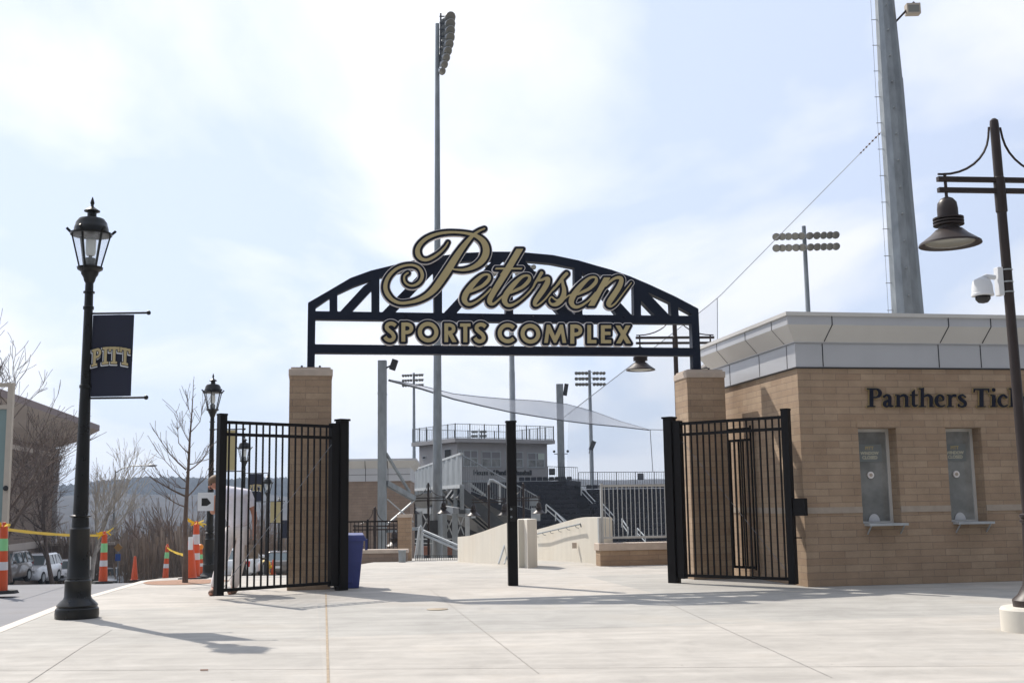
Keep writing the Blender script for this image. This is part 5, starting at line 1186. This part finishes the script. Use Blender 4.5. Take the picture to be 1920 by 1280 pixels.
MB().box((-.3, -37, 3.0), (.06, -1, 3.5)).build('lower_band', M_tan, t)
p = pt(150, 1045, 88)
t = thing('garden_wall', 'long brown retaining wall behind the parked white cars', 'wall', (p.x, 88, -4.4)); zz_ = pt(150, 1022, 88).z + 4.4
MB().box((-3.5, 0, -1), (2.5, .4, zz_)).build('wall_body', M_brick2, t); MB().box((-3.55, -.05, zz_ + .001), (2.55, .45, zz_ + .2)).build('cap_stone', M_tan, t)
p = pt(166, 1060, 60); t = thing('bollard', 'grey concrete bollard right of the nearest lamp post', 'bollard', (p.x, 60, p.z - .2)); hb_ = pt(166, 1044, 60).z - p.z + .2
MB().lathe([(.12, 0), (.12, hb_), (.08, hb_ + .05)], n=14).build('bollard_body', M_wallc, t)
# frame at the left edge
y = 30; p = pt(9, 980, y); t = thing('sign_frame', 'tall beige steel frame with glazing cropped at the picture edge', 'frame', (p.x, y, zr(y)))
zt_ = pt(9, 718, y).z - zr(y)
MB().box((-.06, -.06, 0), (.08, .06, zt_ - .0)).build('frame_post', M_cream, t)
MB().box((-2.3, -.06, 0), (-2.2, .06, zt_)).build('frame_post', M_cream, t)
for z in (zt_ - .10, zt_ - .68, .9): MB().box((-2.199, -.05, z), (-.061, .05, z + .1)).build('frame_rail', M_cream, t)
MB().box((-2.199, -.01, 1.01), (-.061, .01, zt_ - .69)).build('frame_glass', mat('teal glass', (.25, .34, .33), .1, alpha=.8), t)
MB().sphere((.02, -.09, pt(5, 915, y).z - zr(y)), .07, 10, 8).build('frame_knob', M_rubber, t)

def make_car(name, label, loc, rz, L, Wc, H, paint, suv, group='cars parked along the street'):
    t = thing(name, label, 'car', loc, rz, group); w = Wc / 2; gc = .22
    belt = H * (.655 if suv else .66)
    # body: loft of cross sections along x (front = +x)
    secs = [(-L / 2, .82, gc + .18, belt * .80), (-L / 2 + .12, .93, gc + .05, belt * .95), (-L / 2 + .5, 1, gc, belt), (L * .05, 1, gc, belt * .985), (L / 2 - 1.15, 1, gc, belt * .95), (L / 2 - .5, .97, gc, belt * .86), (L / 2 - .15, .9, gc + .04, belt * .74), (L / 2, .78, gc + .16, belt * .6)]
    def loft(secs):
        b = MB(); vs = []
        for x, k, z0, z1 in secs:
            ww = w * k; r = .1; vs += [(x, -ww + r, z0), (x, ww - r, z0), (x, ww, z0 + r), (x, ww, z1 - r * 1.6), (x, ww - r, z1), (x, -ww + r, z1), (x, -ww, z1 - r * 1.6), (x, -ww, z0 + r)]
        n = len(secs); b.add(vs, [(i * 8 + q, i * 8 + (q + 1) % 8, i * 8 + 8 + (q + 1) % 8, i * 8 + 8 + q) for i in range(n - 1) for q in range(8)] + [tuple(range(8)), tuple(reversed(range((n - 1) * 8, n * 8)))], True); return b
    loft(secs).build('body', paint, t)
    xb, xf = (-L / 2 + .12, L / 2 - 1.25) if suv else (-L / 2 + .75, L / 2 - 1.35)
    tb, tf = (-L / 2 + .42, L / 2 - 2.0) if suv else (-L / 2 + 1.35, L / 2 - 2.15)
    def cab(z0, z1, a0, a1, b0, b1, k0, k1): return MB().add([(a0, -w * k0, z0), (a1, -w * k0, z0), (a1, w * k0, z0), (a0, w * k0, z0), (b0, -w * k1, z1), (b1, -w * k1, z1), (b1, w * k1, z1), (b0, w * k1, z1)], [(0, 3, 2, 1), (4, 5, 6, 7), (0, 1, 5, 4), (1, 2, 6, 5), (2, 3, 7, 6), (3, 0, 4, 7)])
    cab(belt - .04, H - .10, xb, xf, tb, tf, .93, .76).build('window', M_carglass, t)
    cab(H - .10, H, tb - .02, tf + .03, tb + .1, tf - .12, .775, .68).build('roof', paint, t, bevel=.03)
    b = MB()
    for s in (-1, 1):
        b.bar((xf + .02, s * w * .91, belt - .04), (tf + .02, s * w * .765, H - .09), .07, .06); b.bar((xb - .02, s * w * .91, belt - .04), (tb - .02, s * w * .765, H - .09), .09, .08)
        xm = (tb + tf) / 2; b.bar((xm, s * w * .935, belt - .04), (xm, s * w * .77, H - .09), .08, .05)
        if suv: b.bar((tb + .55, s * w * .935, belt - .04), (tb + .5, s * w * .77, H - .09), .08, .05)
    b.build('window_pillar', paint, t)
    for sx_ in (-L / 2 + .85, L / 2 - .9):
        for s in (-1, 1):
            wh = MB().tube([(sx_, s * (w - .2), .33), (sx_, s * (w + .012), .33)], .34, 20).build('wheel', M_rubber, t)
            MB().tube([(sx_, s * (w + .0125), .33), (sx_, s * (w + .02), .33)], .21, 14).build('rim', M_galvl, wh)
    for s in (-1, 1):
        MB().bar((L / 2 - .28, s * w * .70, belt * .70), (L / 2 - .03, s * w * .62, belt * .66), .34, .15).build('headlight', M_silver, t)
        MB().bar((-L / 2 + .16, s * w * .80, belt * .80), (-L / 2 - .0, s * w * .76, belt * .78), .22, .26).build('taillight', M_red, t)
        MB().sphere((xf - .15, s * (w + .08), belt + .04), .1, 8, 6, (.6, 1.1, .8)).build('mirror', paint, t)
    MB().box((L / 2 - .03, -w * .42, gc + .16), (L / 2 + .012, w * .42, belt * .60)).build('grille', M_rubber, t, bevel=.01)
    MB().box((-L / 2 - .012, -.26, belt * .55), (-L / 2 + .02, .26, belt * .55 + .14)).build('number_plate', M_paper, t)
    return t
def carloc(px, py, y): p = pt(px, py, y); return (p.x, y, p.z)
make_car('parked_car', 'bronze grey SUV cropped by the picture edge, parked before the white SUV', carloc(2, 1092, 62), rad(-88), 4.5, 1.85, 1.62, M_carg, True)
make_car('parked_car', 'white SUV parked front towards the camera beyond the road', carloc(64, 1091.5, 66), rad(-86), 4.4, 1.85, 1.60, M_carw, True)
make_car('parked_car', 'white saloon car half hidden by the nearest lamp post', carloc(126, 1091, 76), rad(-84), 4.5, 1.8, 1.45, M_carw, False)
make_car('parked_car', 'white car far down the road showing only its roof', carloc(208, 1100, 88), rad(-70), 4.5, 1.8, 1.45, M_carw, False)
make_car('parked_car', 'white saloon car with red tail lights seen behind the painter', carloc(450, 1082, 58), rad(93), 4.4, 1.85, 1.45, M_carw, False)
make_car('parked_car', 'dark car glimpsed between gate pickets beyond the fourth lamp', carloc(527, 1078, 72), rad(96), 4.5, 1.85, 1.5, M_carg, False)

# traffic channelizers and cones
def tubec(loc, H, label, tape='g', ribbon=True, lean=0):
    t = thing('traffic_post', label, 'traffic post', loc, 0, 'orange striped traffic posts'); t.rotation_euler = (0, lean, 0)
    rr = lambda z: .098 - .040 * z / H
    MB().add([(.28 * math.cos(a), .24 * math.sin(a), 0) for a in np.linspace(.39, .39 + math.tau, 9)[:8]] + [(.25 * math.cos(a), .21 * math.sin(a), .05) for a in np.linspace(.39, .39 + math.tau, 9)[:8]], [tuple(reversed(range(8))), tuple(range(8, 16))] + [(i, (i + 1) % 8, 8 + (i + 1) % 8, 8 + i) for i in range(8)]).build('rubber_base', M_rubber, t)
    MB().lathe([(rr(0), .05), (rr(H), H - .03), (.03, H), (.03, H + .04), (.0, H + .045)], n=16).build('post_body', M_orange, t)
    for z0, z1, m in ((H * .34, H * .46, M_silver), (H * .62, H * .80, M_green if tape == 'g' else M_silver)):
        MB().lathe([(rr(z0) + .003, z0), (rr(z1) + .003, z1)], n=16).build('reflective_band', m, t)
    if ribbon:
        b = MB(); random.seed(int(H * 1000) + int(loc[0] * 10))
        for i in range(14):
            a = random.random() * 6.28; r = .05; p = Vector((r * math.cos(a), r * math.sin(a), H + random.uniform(-.03, .03))); d = Vector((math.cos(a + random.uniform(-.8, .8)), math.sin(a), random.uniform(-.9, .8))) * random.uniform(.07, .16)
            s_ = Vector((-d.y, d.x, .3)).normalized() * .018; b.add([p - s_, p + s_, p + d + s_, p + d - s_], [(0, 1, 2, 3)])
        b.build('tape_knot', M_yellow, t)
    return t
def cone(loc, H, label):
    t = thing('traffic_cone', label, 'traffic cone', loc, 0, 'orange traffic cones')
    MB().box((-.19, -.19, 0), (.19, .19, .04)).build('cone_base', M_rubber, t, bevel=.01)
    MB().lathe([(.15, .041), (.13, .06), (.045, H - .02), (.03, H)], n=18).build('cone_body', M_orange, t); return t
def L3d(px, py, y): p = pt(px, py, y); return (p.x, y, p.z)
T1 = tubec(L3d(2, 1112, 19), 1.10, 'orange striped traffic post cropped at the left picture edge')
T2 = tubec(L3d(193, 1093, 26.5), 1.12, 'orange striped traffic post on the road right of the nearest lamp')
cone(L3d(252, 1088, 45), .93, 'orange traffic cone standing alone at the far road edge')
T3 = tubec(L3d(310, 1086, 38), 1.1, 'orange striped traffic post left of the young tree', ribbon=False, lean=rad(2))
T4 = tubec(L3d(366, 1084, 24.0), 1.12, 'orange striped traffic post with yellow ribbon behind the young tree', tape='s')
cone(L3d(356, 1086, 23.4), .84, 'tall orange cone pressed against the striped post behind the young tree')
T5 = tubec(L3d(375, 1078, 36), .8, 'short striped traffic post with an amber lamp on top', ribbon=False)
MB().sphere((0, 0, .86), .09, 10, 8).build('amber_lamp', mat('amber lens', (.8, .25, .02), .3), T5)
cone(L3d(512, 1078, 60), .8, 'small orange cone seen low between the gate pickets')
p = L3d(498, 1077, 60); t = thing('hydrant', 'yellow hydrant seen low between the gate pickets', 'hydrant', p)
MB().lathe([(.3, 0), (.3, .08), (.2, .1), (.2, .5), (.26, .52), (.26, .58), (.16, .72), (.05, .78)], n=14).build('hydrant_body', M_yellow, t); MB().tube([(-.34, 0, .4), (.34, 0, .4)], .09, 10).build('hydrant_outlet', M_yellow, t)
t = thing('paper_notice', 'white paper notice tied beside the striped post at the picture edge', 'notice', L3d(10, 1015, 19.1)); MB().box((-.035, -.003, -.13), (.035, .003, .13)).build('sheet', M_paper, t)
t = thing('white_tube', 'white paper roll standing on the cone behind the young tree', 'paper roll', L3d(357, 1030, 22.4)); MB().lathe([(.045, 0), (.045, .24)], n=12).build('roll_body', M_paper, t)
def tape(label, a, c, sag):
    t = thing('barrier_tape', label, 'barrier tape', a); b = MB(); a = Vector(a); c = Vector(c); vs = []
    for i in range(21):
        u = i / 20; p = a.lerp(c, u) - Z * sag * 4 * u * (1 - u); tw = math.sin(u * 17) * .6; vs += [p + Z * .028 * math.cos(tw), p - Z * .028 * math.cos(tw) + Vector((0, .03 * math.sin(tw), 0))]
    b.add(vs, [(2 * i, 2 * i + 1, 2 * i + 3, 2 * i + 2) for i in range(20)]); b.build('tape_strip', M_yellow, t, world=True)
tape('yellow barrier tape sagging between the two striped posts on the road', pt(6, 991, 19), pt(191, 1003, 26.5), .04)
tape('short yellow barrier tape running from the striped post to the young tree', pt(313, 1026, 38), pt(345, 1040, 22.5), .03)
# distant road lamp (cobra head) and road sign
p = pt(211, 1040, 95); t = thing('road_lamp', 'slim grey road lamp with long curved arm over the road', 'street lamp', (p.x, 95, -6)); zt_ = pt(211, 882, 95).z + 6
MB().tube([(0, 0, 0), (0, 0, zt_)], [.12, .07], 10).build('pole', M_galv, t)
MB().tube([(0, 0, zt_ - .2), (.5, 0, zt_ + .15), (1.3, 0, zt_ + .35), (2.6, 0, zt_ + .4)], .045, 6).build('arm', M_galv, t)
MB().sphere((3.0, 0, zt_ + .38), .45, 12, 8, (1, .45, .25)).build('lamp_head', M_galvl, t)
p = pt(221, 1040, 80); t = thing('road_sign', 'small yellow and blue road signs far down the road', 'sign', (p.x, 80, -4.6)); zt_ = pt(221, 1030, 80).z + 4.6
MB().bar((0, .05, 0), (0, .05, zt_ + .5), .06, .06).build('sign_post', M_galv, t)
MB().prism([(0, 0, zt_ + .45), (.3, 0, zt_ + .15), (0, 0, zt_ - .15), (-.3, 0, zt_ + .15)], (0, .03, 0)).build('warning_plate', mat('faded orange sign', (.42, .22, .06), .6), t)
MB().box((-.18, 0, zt_ - .75), (.18, .03, zt_ - .28)).build('blue_plate', mat('blue sign', (.03, .09, .35), .5), t)

# ================================================================== BARE TREES
def tree_geo(seed, H, r0, spread, levels, upb=.35, nb=3, trunkf=.3):
    rnd = random.Random(seed); tr = []; br = []
    def grow(p, d, L, r, lev):
        n = 4; pts_ = [p]; rs = [r]; q = p; dd = d
        for i in range(n):
            dd = (dd + Vector((rnd.gauss(0, .11), rnd.gauss(0, .11), rnd.gauss(0, .07) + .04 * upb))).normalized()
            q = q + dd * L / n; pts_.append(q); rs.append(r * (1 - .42 * (i + 1) / n) if lev < levels else r * (1 - .8 * (i + 1) / n))
        (tr if lev == 0 else br).append((pts_, rs, 7 if lev == 0 else (5 if lev < 2 else 3)))
        if lev >= levels: return
        kids = nb + (rnd.random() < .5) + (2 if lev == 0 else 0)
        for c in range(kids):
            u = rnd.uniform(trunkf if lev == 0 else .25, 1.0); k = min(n - 1, int(u * n)); pp = pts_[k].lerp(pts_[k + 1], u * n - k)
            az = rnd.uniform(0, math.tau); sp_ = spread * rnd.uniform(.6, 1.15)
            side = dd.orthogonal().normalized(); side = Matrix.Rotation(az, 3, dd) @ side
            nd = (dd * math.cos(sp_) + side * math.sin(sp_) + Z * upb * .5).normalized()
            grow(pp, nd, L * rnd.uniform(.52, .78), rs[k] * rnd.uniform(.42, .62), lev + 1)
        grow(pts_[-1], (dd + Vector((rnd.gauss(0, .15), rnd.gauss(0, .15), .1))).normalized(), L * .72, rs[-1] * .9, lev + 1)
    grow(Vector((0, 0, 0)), Z.copy(), H * .38, r0, 0); return tr, br
def tree_thing(name, label, loc, geo, m, rz=0, s=1, group=None, rmin=.004):
    t = thing(name, label, 'tree', loc, rz, group)
    for nm, g in (('trunk', geo[0]), ('crown', geo[1])):
        b = MB()
        for P_, R, n_ in g: b.tube(P_, [max(q, rmin) for q in R], n_, cap=False)
        b.build(nm, m, t)
    t.scale = (s, s, s); return t
def gz(px, py, y): p = pt(px, py, y); return (p.x, y, p.z)
g1 = tree_geo(11, 10.0, .22, .75, 5, .35, 2, .2)
tb_ = tree_thing('bare_tree', 'big bare tree at the left edge spreading branches before the brown building', gz(14, 1092, 46), g1, M_bark, rad(40), .95, rmin=.010)
g2 = tree_geo(23, 10, .16, .75, 5, .25, 2)
tree_thing('bare_tree', 'bare tree behind the nearest lamp reaching towards the road lamp', gz(98, 1092, 64), g2, M_bark, rad(200), .85, rmin=.011)
g3 = tree_geo(31, 9, .14, .55, 4, .5, 3)
tree_thing('bare_tree', 'pale barked sycamore with light twigs right of the nearest lamp', gz(172, 1085, 70), g3, M_bark2, rad(10), 1.0, rmin=.012)
sp_ = gr(347, 1092)
def sapling():
    rnd = random.Random(4); tr = []; br = []
    y0 = sp_.y; P_ = [(347, 1092), (348, 1040), (347, 985), (350, 930), (353, 880), (356, 820), (360, 770), (362, 735), (363, 712)]
    W_ = [pt(px, py, y0) - sp_ for px, py in P_]; W_[0] = Vector((0, 0, 0)); R = [.052, .045, .04, .034, .026, .018, .011, .006, .003]
    tr.append((W_, R, 8))
    L = [((348, 930), (300, 905), (280, 893), .018), ((349, 880), (318, 850), (285, 800), .016), ((350, 885), (380, 862), (392, 835), .014), ((354, 850), (335, 830), (333, 800), .012), ((352, 930), (375, 905), (398, 880), .013), ((357, 810), (375, 790), (380, 760), .010), ((356, 830), (340, 800), (330, 770), .008), ((351, 905), (325, 880), (290, 840), .011), ((350, 915), (330, 912), (296, 888), .010), ((354, 870), (372, 866), (390, 850), .01), ((359, 780), (352, 760), (350, 740), .006), ((348, 950), (325, 940), (303, 922), .014)]
    for a, b_, c, r in L:
        dz = rnd.uniform(-.5, .5); p0_, p1_, p2_ = [pt(*q, y0 + k * dz) - sp_ for q, k in ((a, 0), (b_, .6), (c, 1))]
        br.append(([p0_, p0_.lerp(p1_, .5) - Z * .01, p1_, p1_.lerp(p2_, .5) - Z * .01, p2_], [r, r * .8, r * .6, r * .45, r * .2], 5))
        for k in range(9):
            u = rnd.uniform(.25, 1); q = p0_.lerp(p1_, u * 2) if u < .5 else p1_.lerp(p2_, u * 2 - 1); d = ((p2_ - p0_).normalized() + Vector((rnd.gauss(0, .5), rnd.gauss(0, .5), .5 + rnd.gauss(0, .3)))).normalized() * rnd.uniform(.12, .42)
            br.append(([q, q + d * .5, q + d + Vector((rnd.gauss(0, .03), 0, .03))], [r * .3, r * .22, .0015], 3))
    for k in range(22):
        u = rnd.uniform(.45, .98); i = int(u * 8); q = W_[i].lerp(W_[i + 1], u * 8 - i); d = Vector((rnd.gauss(0, .6), rnd.gauss(0, .6), .8)).normalized() * rnd.uniform(.15, .5) * (1.2 - u)
        br.append(([q, q + d * .5, q + d], [.006, .004, .0015], 3))
    return tr, br
tree_thing('young_tree', 'slender leafless young tree in a mulch bed before the open gate', (sp_.x, sp_.y, 0), sapling(), M_bark)
b = MB(); 
for r_, z_ in ((0, .012), (.5, .008), (.62, .0045)): pass
b.add([(sp_.x - .05 + r_ * math.cos(a) * (1.15 + .1 * math.sin(3 * a)), sp_.y + .15 + r_ * 1.1 * math.sin(a), .006) for r_ in (.62,) for a in np.linspace(0, math.tau, 25)[:24]], [tuple(range(24))]); b.build('mulch_bed', M_mulch, label='reddish mulch patch around the foot of the young tree', cat='mulch', kind='stuff')
random.seed(3)
geos = [tree_geo(40 + i, 8, .13, .55, 4, .45, 3) for i in range(3)]
protos = []
spots = [(120, 84), (150, 96), (228, 110), (256, 125), (288, 100), (305, 92), (330, 104), (372, 96), (420, 110), (455, 88), (490, 100), (62, 110), (200, 92), (536, 120)]
wlab = ['low bare tree at the wood edge behind the bollard', 'bare tree left of the slim road lamp', 'bare tree just right of the slim road lamp', 'bare tree above the lone orange cone', 'bare tree left of the striped post by the hills', 'dense dark bare tree behind the young tree, left one', 'dense dark bare tree directly behind the young tree', 'bare tree between young tree and gate end post', 'bare tree behind the painter', 'bare tree seen under the gold banner', 'bare tree seen beside the navy banner in the gate', 'bare tree behind the brown building corner', 'pale thin tree between lamp post and road lamp', 'bare tree seen just left of the left pier']
for i, (px_, dd) in enumerate(spots):
    x = pt(px_, 1000, dd).x; loc = (x, dd, zt(x, dd)); k = i % 3; s_ = random.uniform(.75, 1.05)
    if i < 3: tree_thing('woodland_tree', wlab[i], loc, geos[k], M_wood, random.random() * 6, s_, 'bare trees at the wood edge'); protos.append([o for o in bpy.data.objects if o.name.startswith('woodland_tree') and o.parent is None][-1])
    else:
        o = copy_tree(protos[k]); o.location = loc; o.rotation_euler = (0, 0, random.random() * 6); o.scale = (s_,) * 3; o['label'] = wlab[i]
# the wood itself: one mass
b = MB()
rnd = random.Random(9); small = [tree_geo(70 + i, 7, .11, .6, 3, .5, 3) for i in range(4)]
for i in range(330):
    dd = rnd.uniform(95, 230); px_ = rnd.uniform(-40, 640); x = pt(px_, 1000, dd).x; z = zt(x, dd); g = small[i % 4]; s = rnd.uniform(.8, 1.35); M_ = Matrix.Translation((x, dd, z)) @ Matrix.Rotation(rnd.random() * 6, 4, 'Z') @ Matrix.Scale(s, 4)
    for P_, R, n_ in g[0] + g[1]: b.tube([M_ @ p for p in P_[::2]], [max(q * s, .02) for q in R[::2]], 3, cap=False)
b.build('woods', M_wood, label='grey brown mass of leafless woodland sloping down behind the road', cat='woods', kind='stuff')
b = MB()
for i in range(20000):      # brushy undergrowth: thin upright stems and tufts
    dd = rnd.uniform(86, 200); px_ = rnd.uniform(60, 640); x = pt(px_, 1000, dd).x; z = zt(x, dd); h = rnd.uniform(1.0, 5.2); w_ = rnd.uniform(.02, .07); lx = rnd.gauss(0, .5); 
    b.add([(x - w_, dd, z - .2), (x + w_, dd, z - .2), (x + lx + w_ * .3, dd + rnd.gauss(0, .3), z + h), (x + lx - w_ * .3, dd, z + h)], [(0, 1, 2, 3)])
b.build('undergrowth', mat('dry brush', (0.27, 0.21, 0.16), .95, var=.4, scale=.5), label='dry brushwood covering the slope beyond the road', cat='brushwood', kind='stuff')

# ================================================================== PAINTER AND BUCKET
DP = 17.25
def sk(px, py, dy=0.0): return pt(px, py, DP + dy)
def skin_obj(name, m, parent, verts, edges, root=0, sub=2):
    me = bpy.data.meshes.new(name); inv = WM[parent.name].inverted()
    me.from_pydata([tuple(inv @ Vector(v[0])) for v in verts], edges, []); o = bpy.data.objects.new(name, me); COL.objects.link(o); o.parent = parent; me.materials.append(m)
    WM[o.name] = WM[parent.name]
    md = o.modifiers.new('skin', 'SKIN'); md.use_smooth_shade = True
    for i, v in enumerate(verts):
        sv = me.skin_vertices[0].data[i]; r = v[1]; sv.radius = (r, r) if not hasattr(r, '__len__') else r; sv.use_root = (i == root)
    if sub: s = o.modifiers.new('sub', 'SUBSURF'); s.levels = sub; s.render_levels = sub
    ALL.append(o); return o
fL, fR = sk(399, 1112, -.25), sk(436, 1110, .02); 
t = thing('person', 'painter in white shirt and cream trousers bending behind the gate end post', 'person', (sk(440, 1100).x, DP, 0)); PER = t
J = dict(pel=(sk(444, 992), .10), sp1=(sk(445, 968), .10), chest=(sk(443, 938), .15), upch=(sk(438, 922, -.03), .12), neck=(sk(422, 918, -.08), .055), neck2=(sk(415, 914, -.10), .055), head=(sk(404, 909, -.12), .09), crown=(sk(400, 902, -.12), .08),
         hL=(sk(431, 1000), .075), kL=(sk(416, 1052, -.12), .05), aL=(sk(401, 1104, -.22), .042), toeL=(sk(394, 1114, -.42), .035),
         hR=(sk(457, 1000), .075), kR=(sk(449, 1053, .0), .05), aR=(sk(438, 1102, .03), .042), toeR=(sk(430, 1112, -.2), .035),
         shL=(sk(420, 930, -.1), .06), eL=(sk(398, 962, -.2), .042), wL=(sk(400, 940, -.42), .028), pL=(sk(403, 934, -.47), .03),
         shR=(sk(464, 926, .02), .06), eR=(sk(477, 962, .05), .043), wR=(sk(477, 992, .0), .028), pR=(sk(477, 1000, -.01), .032))
names = list(J); verts = [J[k] for k in names]; ix = {k: i for i, k in enumerate(names)}
edges = [('pel', 'sp1'), ('sp1', 'chest'), ('chest', 'upch'), ('upch', 'neck'), ('neck', 'neck2'), ('neck2', 'head'), ('head', 'crown'), ('pel', 'hL'), ('hL', 'kL'), ('kL', 'aL'), ('aL', 'toeL'), ('pel', 'hR'), ('hR', 'kR'), ('kR', 'aR'), ('aR', 'toeR'), ('upch', 'shL'), ('shL', 'eL'), ('eL', 'wL'), ('wL', 'pL'), ('upch', 'shR'), ('shR', 'eR'), ('eR', 'wR'), ('wR', 'pR')]
edges = [(ix[a], ix[b_]) for a, b_ in edges]
for side, root, dirv, lat in (('R', 'pR', Vector((0, 0, -1)), Vector((0, 1, 0))), ('L', 'pL', Vector((.1, -.8, .5)).normalized(), Vector((.9, 0, .2)).normalized())):
    base = J[root][0]; cur = Vector((-.5, -.3, 0)) if side == 'R' else Vector((.6, 0, -.4))
    for k, ln in enumerate((.060, .068, .064, .050)):
        a = base + dirv * .035 + lat * (.021 * (k - 1.5)); i0 = len(verts); verts += [(a, .010), (a + dirv * ln * .6, .009), (a + dirv * ln * .8 + cur * ln * .6, .008)]
        edges += [(ix[root], i0), (i0, i0 + 1), (i0 + 1, i0 + 2)]
    a = base - lat * .034 + cur * .01; i0 = len(verts); verts += [(a, .011), (a + dirv * .035 - lat * .012 + cur * .02, .009)]; edges += [(ix[root], i0), (i0, i0 + 1)]
skin_obj('body', M_skin, t, verts, edges, 0, 2)
def sub_j(ks, grow): return [(J[k][0], J[k][1] * grow[i] if not hasattr(grow[i], '__len__') else grow[i]) for i, k in enumerate(ks)]
ks = ['pel', 'sp1', 'chest', 'upch', 'neck', 'shL', 'shR']; vs = sub_j(ks, [1.25, 1.65, 1.22, 1.2, 1.3, 1.5, 1.5])
mL = J['shL'][0].lerp(J['eL'][0], .75); mR = J['shR'][0].lerp(J['eR'][0], .72); vs += [(mL, .075), (mR, .075)]
vs[0] = (sk(446, 992), .175)
skin_obj('shirt', M_shirt, t, vs, [(0, 1), (1, 2), (2, 3), (3, 4), (3, 5), (3, 6), (5, 7), (6, 8)], 0, 2)
ks = ['pel', 'hL', 'kL', 'aL', 'hR', 'kR', 'aR']; vs = sub_j(ks, [1.65, 1.55, 1.8, 1.75, 1.55, 1.8, 1.8])
vs.append((sk(445, 978), .150))
skin_obj('trousers', M_trous, t, vs, [(0, 1), (1, 2), (2, 3), (0, 4), (4, 5), (5, 6), (0, 7)], 0, 2)
for a, c in (('aL', 'toeL'), ('aR', 'toeR')):
    p0_ = J[a][0]; p1_ = J[c][0]; p0_ = Vector((p0_.x, p0_.y, .05)); p1_ = Vector((p1_.x, p1_.y, .04)); bk = p0_ - (p1_ - p0_) * .3; bk.z = .045
    skin_obj('shoe', M_shoe, t, [(bk, .05), (p0_, .055), (p0_.lerp(p1_, .6), .05), (p1_, .042)], [(0, 1), (1, 2), (2, 3)], 1, 2)
hc = J['crown'][0].lerp(J['head'][0], .4)
MB().sphere(hc + Vector((.012, .025, .022)), .108, 18, 12, (1, .95, .92)).build('hair', M_hair, t, world=True)
b = MB(); fd = Vector((-.75, -.5, -.25)).normalized(); fc = J['head'][0] + fd * .085
b.sphere(fc + fd * .012, .018, 8, 6); sd_ = fd.cross(Z).normalized()
b.build('nose', M_skin, t, world=True)
for s in (-1, 1):
    MB().sphere(fc + sd_ * .034 * s + Z * .03 - fd * .008, .011, 8, 6).build('eye', M_rubber, t, world=True)
    MB().sphere(J['head'][0] + sd_ * .088 * s + Z * .005, .026, 8, 6, (.5, .8, 1.1)).build('ear', M_skin, t, world=True)
MB().sphere(fc - Z * .035 - fd * .004, .018, 8, 6, (1.2, 1.2, .35)).build('mouth', mat('lip', (.35, .12, .1), .6), t, world=True)
hp = J['pR'][0] + Vector((-.03, -.01, -.06)); bt = thing('paint_bucket', 'paint spattered metal bucket hanging from the painter hand', 'bucket', (hp.x, hp.y, hp.z))
MB().lathe([(.085, -.30), (.088, -.295), (.108, -.11), (.112, -.108), (.112, -.10), (.10, -.10), (.09, -.13)], n=22).build('pail', mat('spattered pail', (.30, .24, .19), .6, var=.45, scale=14), bt)
MB().tube([(.11 * math.cos(a), 0, -.11 + .11 * math.sin(a)) for a in np.linspace(0, math.pi, 13)], .004, 6).build('bail_handle', M_cable, bt)

# ================================================================== SMALL GROUND THINGS
p = gr(820, 1142); t = thing('floor_cleanout', 'small round metal cleanout cover set in the pavement', 'cover', (p.x, p.y, .003))
MB().lathe([(.13, 0), (.13, .004), (.125, .006), (0, .006)], n=28).build('cover_plate', mat('dull brass', (.33, .27, .19), .6, .2, var=.2), t)
p = gr(383, 1257); MB().box((p.x - .03, p.y - .006, .004), (p.x + .03, p.y + .006, .012)).build('twig', mat('rust litter', (.25, .1, .05), .8), label='little brown twig lying on the joint line of the pavement', cat='litter')
# haze: even air over the whole scene, the sky outside it
m = bpy.data.materials.new('haze air'); m.use_nodes = True; tn = m.node_tree; tn.nodes.clear()
pv = N_(tn, 'ShaderNodeVolumePrincipled'); pv.inputs['Color'].default_value = (.66, .80, 1, 1); pv.inputs['Density'].default_value = .00030; pv.inputs['Anisotropy'].default_value = .2
om = N_(tn, 'ShaderNodeOutputMaterial'); L_(tn, pv.outputs[0], om.inputs['Volume']); MATS['haze air'] = m
MB().box((-1700, -60, -40), (1700, 2400, 140)).build('haze', m, label='thin pale air haze over the whole place', cat='haze', kind='stuff')
